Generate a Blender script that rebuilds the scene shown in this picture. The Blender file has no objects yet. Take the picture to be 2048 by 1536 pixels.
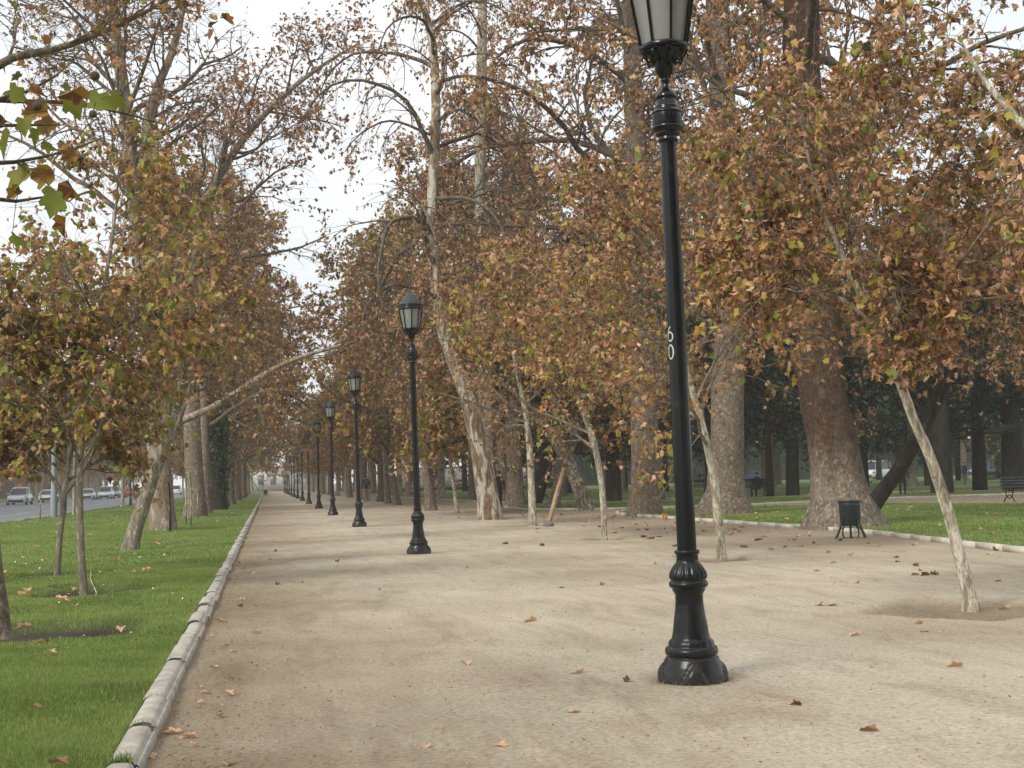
import bpy, bmesh, math, random
import numpy as np
from mathutils import Vector, Matrix

random.seed(11)
SC = bpy.context.scene
COL = SC.collection
D = bpy.data
PI = math.pi

# ------------------------------------------------------------------ camera frame
F_PX, PITCH, YAW, ROLL, CAM_Z = 2600.0, math.radians(4.162), math.radians(10.71), math.radians(1.5), 1.3
CAM = np.array([0.0, 0.0, CAM_Z])
_fwd = np.array([math.sin(YAW)*math.cos(PITCH), math.cos(YAW)*math.cos(PITCH), math.sin(PITCH)])
_right = np.array([math.cos(YAW), -math.sin(YAW), 0.0])
_up = np.cross(_right, _fwd)


def ray(px, py):
    u, v = px - 1024, py - 768
    c, s = math.cos(ROLL), math.sin(ROLL)
    return _fwd + (u*c - v*s)/F_PX*_right - (u*s + v*c)/F_PX*_up


def gp(px, py, z=0.0):
    """ground point seen at a picture position, used to survey where things stand"""
    d = ray(px, py)
    return CAM + d*((z - CAM_Z)/d[2])


def at(px, py, y):
    """point seen at a picture position on the vertical plane at distance y"""
    d = ray(px, py)
    return CAM + d*(y/d[1])


# ------------------------------------------------------------------ object helpers
def tag(o, label=None, cat=None, group=None, kind=None):
    if label: o['label'] = label
    if cat: o['category'] = cat
    if group: o['group'] = group
    if kind: o['kind'] = kind
    return o


def empty(name, loc, label, cat, group=None, rz=0.0):
    o = D.objects.new(name, None)
    o.empty_display_size = 0.2
    COL.objects.link(o)
    o.location = Vector(loc)
    o.rotation_euler = (0, 0, rz)
    return tag(o, label, cat, group)


def link(name, me, mats=(), parent=None, loc=None):
    o = D.objects.new(name, me)
    COL.objects.link(o)
    for m in (mats if isinstance(mats, (list, tuple)) else [mats]):
        if m is not None and m.name not in [x.name for x in me.materials if x]:
            me.materials.append(m)
    if parent is not None: o.parent = parent
    if loc is not None: o.location = Vector(loc)
    return o


def copy_tree(o, parent=None):
    c = o.copy()
    COL.objects.link(c)
    if parent is not None: c.parent = parent
    for ch in list(o.children):
        copy_tree(ch, c)
    return c


def np_mesh(name, V, faces, tint=None, smooth=False, matidx=None):
    """faces: list of int arrays, each (n,k) with one k"""
    me = D.meshes.new(name)
    V = np.asarray(V, dtype=np.float32)
    faces = [np.asarray(f, dtype=np.int32) for f in faces if len(f)]
    me.vertices.add(len(V))
    me.vertices.foreach_set('co', V.ravel())
    nl = sum(f.size for f in faces)
    nf = sum(len(f) for f in faces)
    me.loops.add(nl)
    me.polygons.add(nf)
    me.loops.foreach_set('vertex_index', np.concatenate([f.ravel() for f in faces]))
    starts, acc = [], 0
    for f in faces:
        starts.append(acc + np.arange(len(f), dtype=np.int32)*f.shape[1])
        acc += f.size
    me.polygons.foreach_set('loop_start', np.concatenate(starts))
    if smooth:
        me.polygons.foreach_set('use_smooth', np.ones(nf, dtype=bool))
    if matidx is not None:
        me.polygons.foreach_set('material_index', np.asarray(matidx, dtype=np.int32))
    me.update(calc_edges=True)
    me.validate()
    if tint is not None:
        a = me.attributes.new('tint', 'FLOAT', 'FACE')
        a.data.foreach_set('value', np.asarray(tint, dtype=np.float32))
    return me


def nrm(a):
    return a/np.maximum(np.linalg.norm(a, axis=-1, keepdims=True), 1e-9)


def tubes(P, R, sides, cap=False):
    """P (B,N,3), R (B,N) -> verts, quads"""
    B, N, _ = P.shape
    T = np.empty_like(P)
    T[:, 1:-1] = P[:, 2:] - P[:, :-2]
    T[:, 0] = P[:, 1] - P[:, 0]
    T[:, -1] = P[:, -1] - P[:, -2]
    T = nrm(T)
    mean = nrm(P[:, -1] - P[:, 0])
    ref = np.where(np.abs(mean[:, 2:3]) > 0.75, np.array([[0.0, 1.0, 0.02]]), np.array([[0.01, 0.02, 1.0]]))
    a = nrm(np.cross(T, ref[:, None, :]))
    b = np.cross(T, a)
    th = np.arange(sides)*2*PI/sides
    V = P[:, :, None, :] + R[:, :, None, None]*(np.cos(th)[None, None, :, None]*a[:, :, None, :] + np.sin(th)[None, None, :, None]*b[:, :, None, :])
    idx = np.arange(B*N*sides).reshape(B, N, sides)
    nx = np.roll(idx, -1, axis=2)
    Q = np.stack([idx[:, :-1], idx[:, 1:], nx[:, 1:], nx[:, :-1]], axis=-1).reshape(-1, 4)
    return V.reshape(-1, 3), Q


class Acc:
    def __init__(s):
        s.V, s.F, s.n, s.t = [], {}, 0, {}
    def add(s, V, F, tint=None):
        F = np.asarray(F)
        k = F.shape[1]
        s.V.append(np.asarray(V))
        s.F.setdefault(k, []).append(F + s.n)
        if tint is not None: s.t.setdefault(k, []).append(np.asarray(tint))
        s.n += len(V)
    def mesh(s, name, smooth=False, off=None):
        V = np.concatenate(s.V)
        if off is not None: V = V - np.asarray(off)
        ks = sorted(s.F)
        t = np.concatenate([np.concatenate(s.t[k]) for k in ks]) if s.t else None
        return np_mesh(name, V, [np.concatenate(s.F[k]) for k in ks], t, smooth)
    def box(s, c, d, rz=0.0):
        x, y, z = [q/2 for q in d]
        V = np.array([[-x,-y,-z],[x,-y,-z],[x,y,-z],[-x,y,-z],[-x,-y,z],[x,-y,z],[x,y,z],[-x,y,z]])
        cc, ss = math.cos(rz), math.sin(rz)
        V = np.stack([V[:,0]*cc - V[:,1]*ss, V[:,0]*ss + V[:,1]*cc, V[:,2]], 1) + np.asarray(c)
        s.add(V, [[3,2,1,0],[4,5,6,7],[0,1,5,4],[1,2,6,5],[2,3,7,6],[3,0,4,7]])
    def tube(s, pts, r, sides=8):
        P = np.asarray(pts, float)[None]
        R = np.broadcast_to(np.asarray(r, float), (len(pts),))[None]
        V, Q = tubes(P, R, sides)
        s.add(V, Q)
        n = len(pts); n0 = s.n - len(V)
        for i0 in (0, (n-1)*sides):   # caps
            c = len(V); 
            ring = np.arange(sides) + i0
            Vc = P[0, 0 if i0 == 0 else -1][None]
            s.V.append(Vc); ci = s.n; s.n += 1
            base = n0
            tri = np.stack([np.full(sides, ci), base + ring, base + np.roll(ring, -1)], 1)
            s.F.setdefault(3, []).append(tri)
    def lathe(s, prof, seg=32, mod=None, c=(0,0,0)):
        prof = np.asarray(prof, float)
        th = np.arange(seg)*2*PI/seg
        r = prof[:, 0][:, None]*np.ones(seg)[None]
        if mod is not None: r = r*(1 + mod(prof[:, 1][:, None], th[None]))
        V = np.stack([r*np.cos(th), r*np.sin(th), np.repeat(prof[:, 1][:, None], seg, 1)], -1)
        n = len(prof)
        idx = np.arange(n*seg).reshape(n, seg)
        nx = np.roll(idx, -1, 1)
        Q = np.stack([idx[:-1], nx[:-1], nx[1:], idx[1:]], -1).reshape(-1, 4)
        s.add(V.reshape(-1, 3) + np.asarray(c), Q)


# ------------------------------------------------------------------ material helpers
def mat(name):
    m = D.materials.new(name)
    m.use_nodes = True
    nt = m.node_tree
    return m, nt, nt.nodes['Principled BSDF'], nt.nodes['Material Output']


def nd(nt, kind, **kw):
    n = nt.nodes.new(kind)
    for k, v in kw.items():
        if k.startswith('i_'):
            n.inputs[k[2:].replace('_', ' ')].default_value = v
        else:
            setattr(n, k, v)
    return n


def ramp(nt, stops, interp='LINEAR'):
    n = nt.nodes.new('ShaderNodeValToRGB')
    cr = n.color_ramp
    cr.interpolation = interp
    while len(cr.elements) < len(stops): cr.elements.new(0.5)
    for e, (p, c) in zip(cr.elements, stops):
        e.position = p
        e.color = (*c, 1) if len(c) == 3 else c
    return n


def noise(nt, vec, scale, detail=4.0, rough=0.55, dist=0.0):
    n = nt.nodes.new('ShaderNodeTexNoise')
    n.inputs['Scale'].default_value = scale
    n.inputs['Detail'].default_value = detail
    n.inputs['Roughness'].default_value = rough
    n.inputs['Distortion'].default_value = dist
    if vec is not None: nt.links.new(vec, n.inputs['Vector'])
    return n


def mapping(nt, scale=(1,1,1), rot=(0,0,0), coord='Object'):
    tc = nt.nodes.new('ShaderNodeTexCoord')
    mp = nt.nodes.new('ShaderNodeMapping')
    mp.inputs['Scale'].default_value = scale
    mp.inputs['Rotation'].default_value = rot
    nt.links.new(tc.outputs[coord], mp.inputs['Vector'])
    return mp.outputs[0]


def mix(nt, fac, a, b, mode='MIX'):
    n = nt.nodes.new('ShaderNodeMix')
    n.data_type = 'RGBA'
    n.blend_type = mode
    def put(i, v):
        if hasattr(v, 'is_output') or isinstance(v, bpy.types.NodeSocket): nt.links.new(v, n.inputs[i])
        elif isinstance(v, (int, float)): n.inputs[i].default_value = v
        else: n.inputs[i].default_value = (*v, 1)
    put(0, fac); put(6, a); put(7, b)
    return n.outputs[2]


def bump(nt, h, strength, dist, bsdf):
    b = nt.nodes.new('ShaderNodeBump')
    b.inputs['Strength'].default_value = strength
    b.inputs['Distance'].default_value = dist
    nt.links.new(h, b.inputs['Height'])
    nt.links.new(b.outputs[0], bsdf.inputs['Normal'])


def simple(name, col, rough=0.6, metal=0.0, var=0.15, scale=6.0, bmp=0.0, coat=0.0, spec=0.5):
    m, nt, b, out = mat(name)
    v = mapping(nt)
    n = noise(nt, v, scale, 5)
    lo = tuple(max(0, c*(1-var)) for c in col)
    hi = tuple(min(1, c*(1+var)) for c in col)
    r = ramp(nt, [(0.3, lo), (0.7, hi)])
    nt.links.new(n.outputs[0], r.inputs[0])
    nt.links.new(r.outputs[0], b.inputs['Base Color'])
    b.inputs['Roughness'].default_value = rough
    b.inputs['Metallic'].default_value = metal
    b.inputs['Specular IOR Level'].default_value = spec
    if coat: b.inputs['Coat Weight'].default_value = coat
    if bmp: bump(nt, n.outputs[0], bmp, 0.01, b)
    return m


def bark_mat(name, dark, mid, pale, patch=7.0, zs=0.45, hi=0.62, fine=40.0, bstr=0.5, stain=None, fc=(.55, 1.15), fz=0.25):
    m, nt, b, out = mat(name)
    v = mapping(nt, (1, 1, zs))
    n1 = noise(nt, v, patch, 3, 0.6, 0.8)
    r1 = ramp(nt, [(0.34, dark), (0.46, mid), (hi-0.03, mid), (hi, pale)])
    nt.links.new(n1.outputs[0], r1.inputs[0])
    v2 = mapping(nt, (1, 1, fz))
    n2 = noise(nt, v2, fine, 6, 0.72)
    r2 = ramp(nt, [(0.32, (fc[0], fc[0]*.97, fc[0]*.92)), (0.66, (fc[1], fc[1]*.98, fc[1]*.95))])
    nt.links.new(n2.outputs[0], r2.inputs[0])
    c = mix(nt, 1.0, r1.outputs[0], r2.outputs[0], 'MULTIPLY')
    if stain is not None:
        z0, z1, sc = stain
        tc = nt.nodes.new('ShaderNodeTexCoord')
        sp = nt.nodes.new('ShaderNodeSeparateXYZ')
        nt.links.new(tc.outputs['Object'], sp.inputs[0])
        ns = noise(nt, mapping(nt, (1.2, 1.2, 0.25)), 1.4, 4)
        ad = nd(nt, 'ShaderNodeMath', operation='MULTIPLY_ADD')
        nt.links.new(ns.outputs[0], ad.inputs[0]); ad.inputs[1].default_value = 2.2
        nt.links.new(sp.outputs[2], ad.inputs[2])
        mr = nd(nt, 'ShaderNodeMapRange')
        nt.links.new(ad.outputs[0], mr.inputs[0])
        mr.inputs[1].default_value = z0 + 1.1; mr.inputs[2].default_value = z1 + 1.1
        c = mix(nt, mr.outputs[0], c, mix(nt, 1.0, c, sc, 'MULTIPLY'))
    nt.links.new(c, b.inputs['Base Color'])
    b.inputs['Roughness'].default_value = 0.88
    b.inputs['Specular IOR Level'].default_value = 0.2
    hb = nd(nt, 'ShaderNodeMath', operation='ADD')
    nt.links.new(n1.outputs[0], hb.inputs[0]); nt.links.new(n2.outputs[0], hb.inputs[1])
    bump(nt, hb.outputs[0], bstr, 0.03, b)
    return m


def leaf_mat(name, stops, trans=0.25, rough=0.55):
    m, nt, b, out = mat(name)
    at_ = nd(nt, 'ShaderNodeAttribute', attribute_name='tint')
    r = ramp(nt, stops)
    nt.links.new(at_.outputs['Fac'], r.inputs[0])
    nt.links.new(r.outputs[0], b.inputs['Base Color'])
    b.inputs['Roughness'].default_value = rough
    b.inputs['Specular IOR Level'].default_value = 0.25
    tr = nd(nt, 'ShaderNodeBsdfTranslucent')
    nt.links.new(r.outputs[0], tr.inputs[0])
    mx = nd(nt, 'ShaderNodeMixShader')
    mx.inputs[0].default_value = trans
    nt.links.new(b.outputs[0], mx.inputs[1]); nt.links.new(tr.outputs[0], mx.inputs[2])
    nt.links.new(mx.outputs[0], out.inputs['Surface'])
    return m


M = {}
M['leaf'] = leaf_mat('plane_leaves', [
    (0.00, (0.099, 0.048, 0.026)), (0.20, (0.257, 0.131, 0.062)), (0.40, (0.445, 0.246, 0.128)),
    (0.58, (0.714, 0.460, 0.274)), (0.64, (0.468, 0.218, 0.050)), (0.72, (0.398, 0.276, 0.062)),
    (0.82, (0.339, 0.305, 0.056)), (0.92, (0.222, 0.259, 0.047)), (1.00, (0.117, 0.172, 0.047))], .28)
M['evergreen'] = leaf_mat('evergreen_leaves', [(0, (0.016, 0.028, 0.016)), (0.6, (0.042, 0.068, 0.034)), (1, (0.095, 0.130, 0.052))], 0.12, 0.5)
M['cedar'] = leaf_mat('cedar_needles', [(0, (0.030, 0.055, 0.045)), (0.6, (0.065, 0.105, 0.080)), (1, (0.13, 0.18, 0.14))], 0.1, 0.6)
M['ivy'] = leaf_mat('ivy_leaves', [(0, (0.015, 0.035, 0.012)), (1, (0.05, 0.10, 0.028))], 0.12, 0.4)
M['grass'] = leaf_mat('grass_blades', [(0, (0.140, 0.200, 0.045)), (0.40, (0.250, 0.335, 0.085)), (0.8, (0.350, 0.420, 0.125)), (1, (0.54, 0.50, 0.28))], 0.5, 0.5)
M['bark_young'] = bark_mat('young_plane_bark', (0.17, 0.15, 0.105), (0.34, 0.305, 0.225), (0.56, 0.53, 0.43), 14.0, 0.35, 0.56, 60, 0.4)
M['bark_grey'] = bark_mat('grey_young_bark', (0.12, 0.108, 0.082), (0.23, 0.205, 0.16), (0.40, 0.365, 0.29), 12.0, 0.35, 0.6, 60, 0.4)
M['bark_big'] = bark_mat('old_plane_bark', (0.125, 0.098, 0.074), (0.205, 0.164, 0.126), (0.33, 0.275, 0.21), 9.0, 0.8, 0.60, 22, 1.0, fc=(.45, 1.3), fz=.65)
M['bark_oldest'] = bark_mat('oldest_plane_bark', (0.14, 0.115, 0.090), (0.225, 0.186, 0.146), (0.35, 0.30, 0.24), 8.0, 0.75, 0.60, 20, 1.2, fc=(.42, 1.35), fz=.6, stain=(.75, 2.1, (0.34, 0.265, 0.225)))
M['bark_peel'] = bark_mat('peeling_grey_bark', (0.21, 0.11, 0.06), (0.27, 0.225, 0.175), (0.42, 0.37, 0.30), 7.0, 0.35, 0.6, 30, 0.7)
M['bark_mottle'] = bark_mat('mottled_plane_bark', (0.05, 0.042, 0.034), (0.19, 0.165, 0.13), (0.42, 0.38, 0.30), 9.0, 0.5, 0.57, 30, 0.9, fc=(.45, 1.25))
M['bark_cream'] = bark_mat('cream_young_bark', (0.26, 0.225, 0.16), (0.52, 0.475, 0.38), (0.74, 0.71, 0.62), 16.0, 0.3, 0.54, 70, 0.5)
M['bark_white'] = bark_mat('flaking_white_bark', (0.19, 0.085, 0.042), (0.31, 0.25, 0.18), (0.60, 0.56, 0.48), 5.0, 0.3, 0.545, 30, 0.7)
M['bark_dark'] = bark_mat('dark_bark', (0.022, 0.019, 0.016), (0.045, 0.038, 0.031), (0.085, 0.072, 0.058), 8.0, 0.3, 0.64, 40, 0.8)
M['twig'] = bark_mat('twig_bark', (0.075, 0.060, 0.045), (0.13, 0.105, 0.08), (0.22, 0.185, 0.14), 10.0, 0.5, 0.6, 50, 0.2)
M['twig_young'] = bark_mat('young_twig_bark', (0.11, 0.085, 0.06), (0.21, 0.17, 0.125), (0.36, 0.31, 0.24), 12.0, 0.5, 0.58, 50, 0.2)
M['iron'] = None
M['glass'] = None

# ------------------------------------------------------------------ leaf cards (real folded leaves)
LOBED = np.array([[0,0],[.10,-.06],[.34,-.10],[.50,.16],[.36,.28],[.51,.56],[.42,.70],[.28,.63],[.16,.80],[0,1.03],
                  [-.16,.80],[-.28,.63],[-.42,.70],[-.51,.56],[-.36,.28],[-.50,.16],[-.34,-.10],[-.10,-.06]], float)
MID = np.array([[0,0],[.45,.10],[.30,.32],[.50,.64],[.20,.66],[0,1.0],[-.20,.66],[-.50,.64],[-.30,.32],[-.45,.10]], float)
KITE = np.array([[0,0],[.46,.42],[0,1.0],[-.46,.42]], float)


def leaf_template(lod):
    """planar points and triangles; lod 0 lobed, 1 medium, 2 kite"""
    if lod == 0:
        P = np.vstack([LOBED, [[0, .38]]]); n = len(LOBED)
        T = [[n, i, (i+1) % n] for i in range(n)]
    elif lod == 1:
        P = np.vstack([MID, [[0, .40]]]); n = len(MID)
        T = [[n, i, (i+1) % n] for i in range(n)]
    else:
        P = KITE
        T = [[0, 1, 2], [0, 2, 3]]
    return P, np.array(T)


def leaves_arrays(pos, axis, size, tint, lod, rng, curl=0.7):
    P2, T = leaf_template(lod)
    n = len(pos)
    axis = nrm(axis)
    rnd = rng.normal(size=(n, 3))
    x = nrm(np.cross(axis, rnd))
    nz = np.cross(x, axis)
    cu = rng.uniform(0.1, 1.0, n)*curl*rng.choice([-1, 1], n, p=[.25, .75])
    be = rng.uniform(-0.6, 0.5, n)*curl
    tw = rng.uniform(-0.5, 0.5, n)*curl
    px, py = P2[:, 0][None], P2[:, 1][None]
    wid = rng.uniform(0.55, 1.0, n)[:, None]
    zz = cu[:, None]*np.abs(px)*1.25 + be[:, None]*py*py + tw[:, None]*px*py
    xx = px*wid*(1 - 0.42*np.minimum(np.abs(cu), 1.3)[:, None])
    V = pos[:, None, :] + size[:, None, None]*(xx[..., None]*x[:, None, :] + py[..., None]*axis[:, None, :] + zz[..., None]*nz[:, None, :])
    k = P2.shape[0]
    F = (T[None] + (np.arange(n)*k)[:, None, None]).reshape(-1, 3)
    return V.reshape(-1, 3), F, np.repeat(tint, len(T))


def palette(n, rng, kind):
    """tint values: share of brown, ochre, green leaves on a tree"""
    W = {'brown': (.93, .05, .02), 'rust': (.82, .12, .06), 'mixed': (.70, .18, .12), 'olive': (.60, .24, .16), 'yellow': (.15, .55, .30), 'dull': (.97, .02, .01)}[kind]
    c = rng.choice(3, n, p=W)
    t = np.where(c == 0, np.clip(rng.beta(2.2, 2.0, n)*0.64, 0, .63), np.where(c == 1, rng.uniform(.64, .84, n), rng.uniform(.82, .99, n)))
    if kind == 'dull': t = t*0.8
    return t


# ------------------------------------------------------------------ tree growth
def resample(P, R, n):
    P = np.asarray(P, float); R = np.asarray(R, float)
    s = np.r_[0, np.cumsum(np.linalg.norm(np.diff(P, axis=0), axis=1))]
    u = np.linspace(0, s[-1], n)
    # smooth by Catmull-like interpolation on a finer linear path
    Q = np.stack([np.interp(u, s, P[:, i]) for i in range(3)], 1)
    for _ in range(2):
        Q[1:-1] = 0.25*Q[:-2] + 0.5*Q[1:-1] + 0.25*Q[2:]
    return Q, np.interp(u, s, R)


def grow(P, R, k, t0, t1, ang, lens, n, wander, tropA, tropB, rng, rfac=0.55, rmin=0.003, flat=0.0, tip=0.3):
    """k children on every parent polyline; lens(t, parent_len) -> length"""
    B, N, _ = P.shape
    pl = np.linalg.norm(np.diff(P, axis=1), axis=2).sum(1)
    tot = B*k
    pi = np.repeat(np.arange(B), k)
    t = t0 + (t1 - t0)*((np.tile(np.arange(k), B) + rng.random(tot))/k)
    f = np.clip(t*(N-1), 0, N-1.001)
    i = f.astype(int); w = (f - i)[:, None]
    p = P[pi, i]*(1-w) + P[pi, i+1]*w
    r = R[pi, i]*(1-w[:, 0]) + R[pi, i+1]*w[:, 0]
    T = nrm(P[pi, i+1] - P[pi, i])
    az = np.cross(T, rng.normal(size=(tot, 3)))
    if flat: az[:, 2] *= (1-flat)
    az = nrm(az)
    a = np.radians(ang + rng.normal(size=tot)*12)[:, None]
    d = nrm(np.cos(a)*T + np.sin(a)*az)
    L = lens(t, pl[pi])*rng.uniform(.7, 1.25, tot)
    out = np.empty((tot, n, 3)); out[:, 0] = p
    step = (L/(n-1))[:, None]
    for j in range(1, n):
        g = tropA + (tropB - tropA)*(j/(n-1))
        d = nrm(d + rng.normal(size=(tot, 3))*wander + np.array([0, 0, g]))
        out[:, j] = out[:, j-1] + d*step
    r0 = np.maximum(r*rfac, rmin)
    r0 = np.minimum(r0, np.maximum(L*0.016 + 0.003, rmin))
    RR = r0[:, None]*np.linspace(1, tip, n)[None]
    return out, np.maximum(RR, rmin*0.6), t


STYLES = {
    # young street planes: clear stem, spreading crown
    'young': dict(l1=(20, .36, .99, 56, lambda t, L: 3.1*(1.05 - t)**.6 + .5, 9, .10, .04, -.02),
                  l2=(10, .12, 1.0, 48, lambda t, L: L*.42*(1.15 - t) + .2, 6, .16, .02, -.04),
                  l3=(6, .15, 1.0, 50, lambda t, L: L*.5 + .14, 4, .2, 0, -.1), leaves=10, size=.10, sides=(8, 5, 4, 3)),
    'big': dict(l1=(24, .22, .99, 62, lambda t, L: 7.0*(1.05 - t)**.6 + 1.2, 11, .13, .06, -.16),
                l2=(11, .15, 1.0, 52, lambda t, L: L*.36*(1.2 - t) + .5, 7, .18, -.01, -.16),
                l3=(7, .12, 1.0, 50, lambda t, L: L*.42 + .25, 5, .22, -.02, -.16), leaves=12, size=.15, sides=(12, 6, 4, 3)),
    'droop': dict(l1=(26, .34, .99, 68, lambda t, L: 3.6*(1.05 - t)**.5 + 1.0, 12, .12, .05, -.42),
                  l2=(9, .2, 1.0, 48, lambda t, L: L*.36*(1.2 - t) + .5, 8, .14, -.06, -.34),
                  l3=(5, .15, 1.0, 45, lambda t, L: L*.45 + .25, 5, .18, -.08, -.3), leaves=6, size=.13, sides=(12, 5, 3, 3)),
    'bare': dict(l1=(24, .34, .99, 55, lambda t, L: 6.0*(1.05 - t)**.6 + 1.2, 11, .14, .09, -.04),
                 l2=(9, .2, 1.0, 50, lambda t, L: L*.38*(1.2 - t) + .5, 7, .18, .02, -.06),
                 l3=(8, .12, 1.0, 50, lambda t, L: L*.45 + .3, 5, .22, .0, -.1), leaves=4, size=.13, sides=(12, 6, 4, 3)),
}


def add_leaves(acc, P, per, t0, size, lod, rng, kind, droop=0.9, keep=None, curl=.7):
    B, N, _ = P.shape
    tot = B*per
    pi = np.repeat(np.arange(B), per)
    t = t0 + (1-t0)*rng.random(tot)**.55
    f = np.clip(t*(N-1), 0, N-1.001); i = f.astype(int); w = (f-i)[:, None]
    pos = P[pi, i]*(1-w) + P[pi, i+1]*w
    T = nrm(P[pi, i+1] - P[pi, i])
    ax = nrm(rng.normal(size=(tot, 3))*.75 + T*.4 + np.array([0, 0, -droop]))
    pet = rng.uniform(.02, .06, tot)[:, None]
    pos = pos + nrm(ax + rng.normal(size=(tot, 3))*.5)*pet
    sz = size*rng.uniform(.6, 1.2, tot)
    if keep is not None:
        m = keep[pi] > rng.random(tot)
        pos, ax, sz = pos[m], ax[m], sz[m]
    tn = palette(len(pos), rng, kind)
    gr = tn > .66
    for msk, cu_, sc_ in ((gr, curl*.7, 1.3), (~gr, curl*2.3, 1.0)):
        if msk.any(): acc.add(*leaves_arrays(pos[msk], ax[msk], sz[msk]*sc_, tn[msk], lod, rng, cu_))
    return len(pos)


LEAFCOUNT = [0]


def tree(name, label, base, trunk, rad, style, bark, pal, seed, lod=1, group=None, extra=(), leafy=1.0, flare=1.0, size=None,
         leafmat='leaf', t1lo=None, trunk_n=28, lens=1.0, clump=0.5, cat='tree', twigs=True, loc=None, lmul=1.0, avoid=None):
    """trunk: list of world points (first at the base); rad: radius at each; extra: further hand-placed limbs [(points, radii)]"""
    rng = np.random.default_rng(seed)
    S = STYLES[style]
    if lod == 0: trunk_n = 64
    base = np.asarray(base, float)
    root = empty(name, base if loc is None else loc, label, cat, group)
    P, R = resample(trunk, rad, trunk_n)
    wob = np.cumsum(rng.normal(size=(trunk_n, 3))*np.array([1, 1, 0])*.12, axis=0)
    wob -= np.linspace(0, 1, trunk_n)[:, None]*wob[-1]
    P = P + wob*R[:, None]*(0.22 if lod == 0 else .4)
    P[0] = np.asarray(trunk[0]); P[0, 2] -= 0.06
    # trunk tube with root flare and lumps
    sides = S['sides'][0]*2 if lod < 2 else S['sides'][0]
    h = (P[:, 2] - P[0, 2])
    V, Q = tubes(P[None], R[None], sides)
    V = V.reshape(trunk_n, sides, 3)
    th = np.arange(sides)*2*PI/sides
    lump = 1 + .05*np.sin(3*th + seed)[None]*np.sin(h*1.7 + seed)[:, None] + .03*np.sin(5*th + 2*seed)[None]*np.cos(h*3.1)[:, None]
    fl = np.exp(-h/ (R[0]*.75 + .05))[:, None]*(.30*flare)*(1 + .45*np.sin(5*th + seed)[None])
    if style == 'young' and lod < 2:
        for _ in range(9):
            hk, ak = rng.uniform(.1, .62)*h[-1], rng.uniform(0, 2*PI)
            da = (th - ak + PI) % (2*PI) - PI
            rk_ = np.interp(hk, h, R)
            lump = lump + rng.uniform(.15, .45)*np.exp(-((h - hk)/(rk_*1.3))**2)[:, None]*np.exp(-(da/.55)**2)[None]
    V = P[:, None] + (V - P[:, None])*(lump + fl)[..., None]
    ac = Acc(); ac.add(V.reshape(-1, 3), Q)
    ex = []
    for (ep, er) in extra:
        Pe, Re = resample(ep, er, 14)
        Pe = Pe + np.cumsum(rng.normal(size=(14, 3))*.25, axis=0)*Re[:, None]*np.linspace(0, 1, 14)[:, None]*.6
        Ve, Qe = tubes(Pe[None], Re[None], 8)
        ac.add(Ve, Qe); ex.append((Pe, Re))
    k, t0, t1, ang, lf, n, wn, ta, tb = S['l1']
    if t1lo is not None: t0 = t1lo
    k = max(3, int(k*lmul))
    P1, R1, tt = grow(P[None], R[None], k, t0, t1, ang, (lambda t, L: lens*lf((t - t0)/(1 - t0), L)), n, wn, ta, tb, rng)
    if avoid is not None:
        kp = avoid(P1); P1, R1 = P1[kp], R1[kp]
    Vb, Qb = tubes(P1, R1, S['sides'][1]); 
    br = Acc(); br.add(Vb, Qb)
    par = [(P1, R1)]
    if ex:
        kk = S['l1'][0]//3 + (2 if lod == 0 else 0)
        Pe = np.stack([e[0] for e in ex]); Re = np.stack([e[1] for e in ex])
        Px, Rx, _ = grow(Pe, Re, max(4, kk), .25, 1., 45, (lambda t, L: L*.28*(1.2-t)+.3), n, wn, ta, tb, rng)
        Vb, Qb = tubes(Px, Rx, S['sides'][1]); br.add(Vb, Qb)
        par.append((Px, Rx))
    P1 = np.concatenate([q[0] for q in par]); R1 = np.concatenate([q[1] for q in par])
    k, t0, t1, ang, lf, n, wn, ta, tb = S['l2']
    P2, R2, _ = grow(P1, R1, k, t0, t1, ang, lf, n, wn, ta, tb, rng, rmin=.004)
    Vb, Qb = tubes(P2, R2, S['sides'][2]); br.add(Vb, Qb)
    k, t0, t1, ang, lf, n, wn, ta, tb = S['l3']
    P3, R3, _ = grow(P2, R2, k, t0, t1, ang, lf, n, wn, ta, tb, rng, rmin=.003)
    Vb, Qb = tubes(P3, R3, S['sides'][3]); br.add(Vb, Qb)
    # leafiness varies from branch to branch: clumps and gaps
    kp1 = np.clip(1 - clump*2*rng.random(len(P2))**1.2, 0.05, 1)*leafy
    kp3 = np.repeat(kp1, k)
    cr = Acc()
    sz = size or S['size']
    c = add_leaves(cr, P3, int(S['leaves']*(1.45 if lod == 0 else 1)), .15, sz, lod, rng, pal, keep=kp3)
    c += add_leaves(cr, P2, 4, .4, sz, lod, rng, pal, keep=kp1)
    LEAFCOUNT[0] += c
    link('trunk', ac.mesh('trunk', True, base), M[bark], root)
    link('branches', br.mesh('branches', True, base), M['twig_young' if style == 'young' else 'twig'], root)
    link('crown', cr.mesh('crown', False, base), M[leafmat], root)
    return root


def px_trunk(pts, y, top=None):
    """picture-surveyed trunk at distance y; pts (px,py,r_px); extends upward by top metres"""
    P = [at(a, b, y) for a, b, _ in pts]
    R = [c*y/F_PX for _, _, c in pts]
    if top:
        d = nrm(P[-1] - P[-2]); d = nrm(d + np.array([0, 0, .3]))
        P.append(P[-1] + d*top*.5); R.append(R[-1]*.62)
        P.append(P[-1] + d*top*.5); R.append(R[-1]*.25)
    P[0] = P[0].copy(); P[0][2] = 0.0
    return P, R

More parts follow.
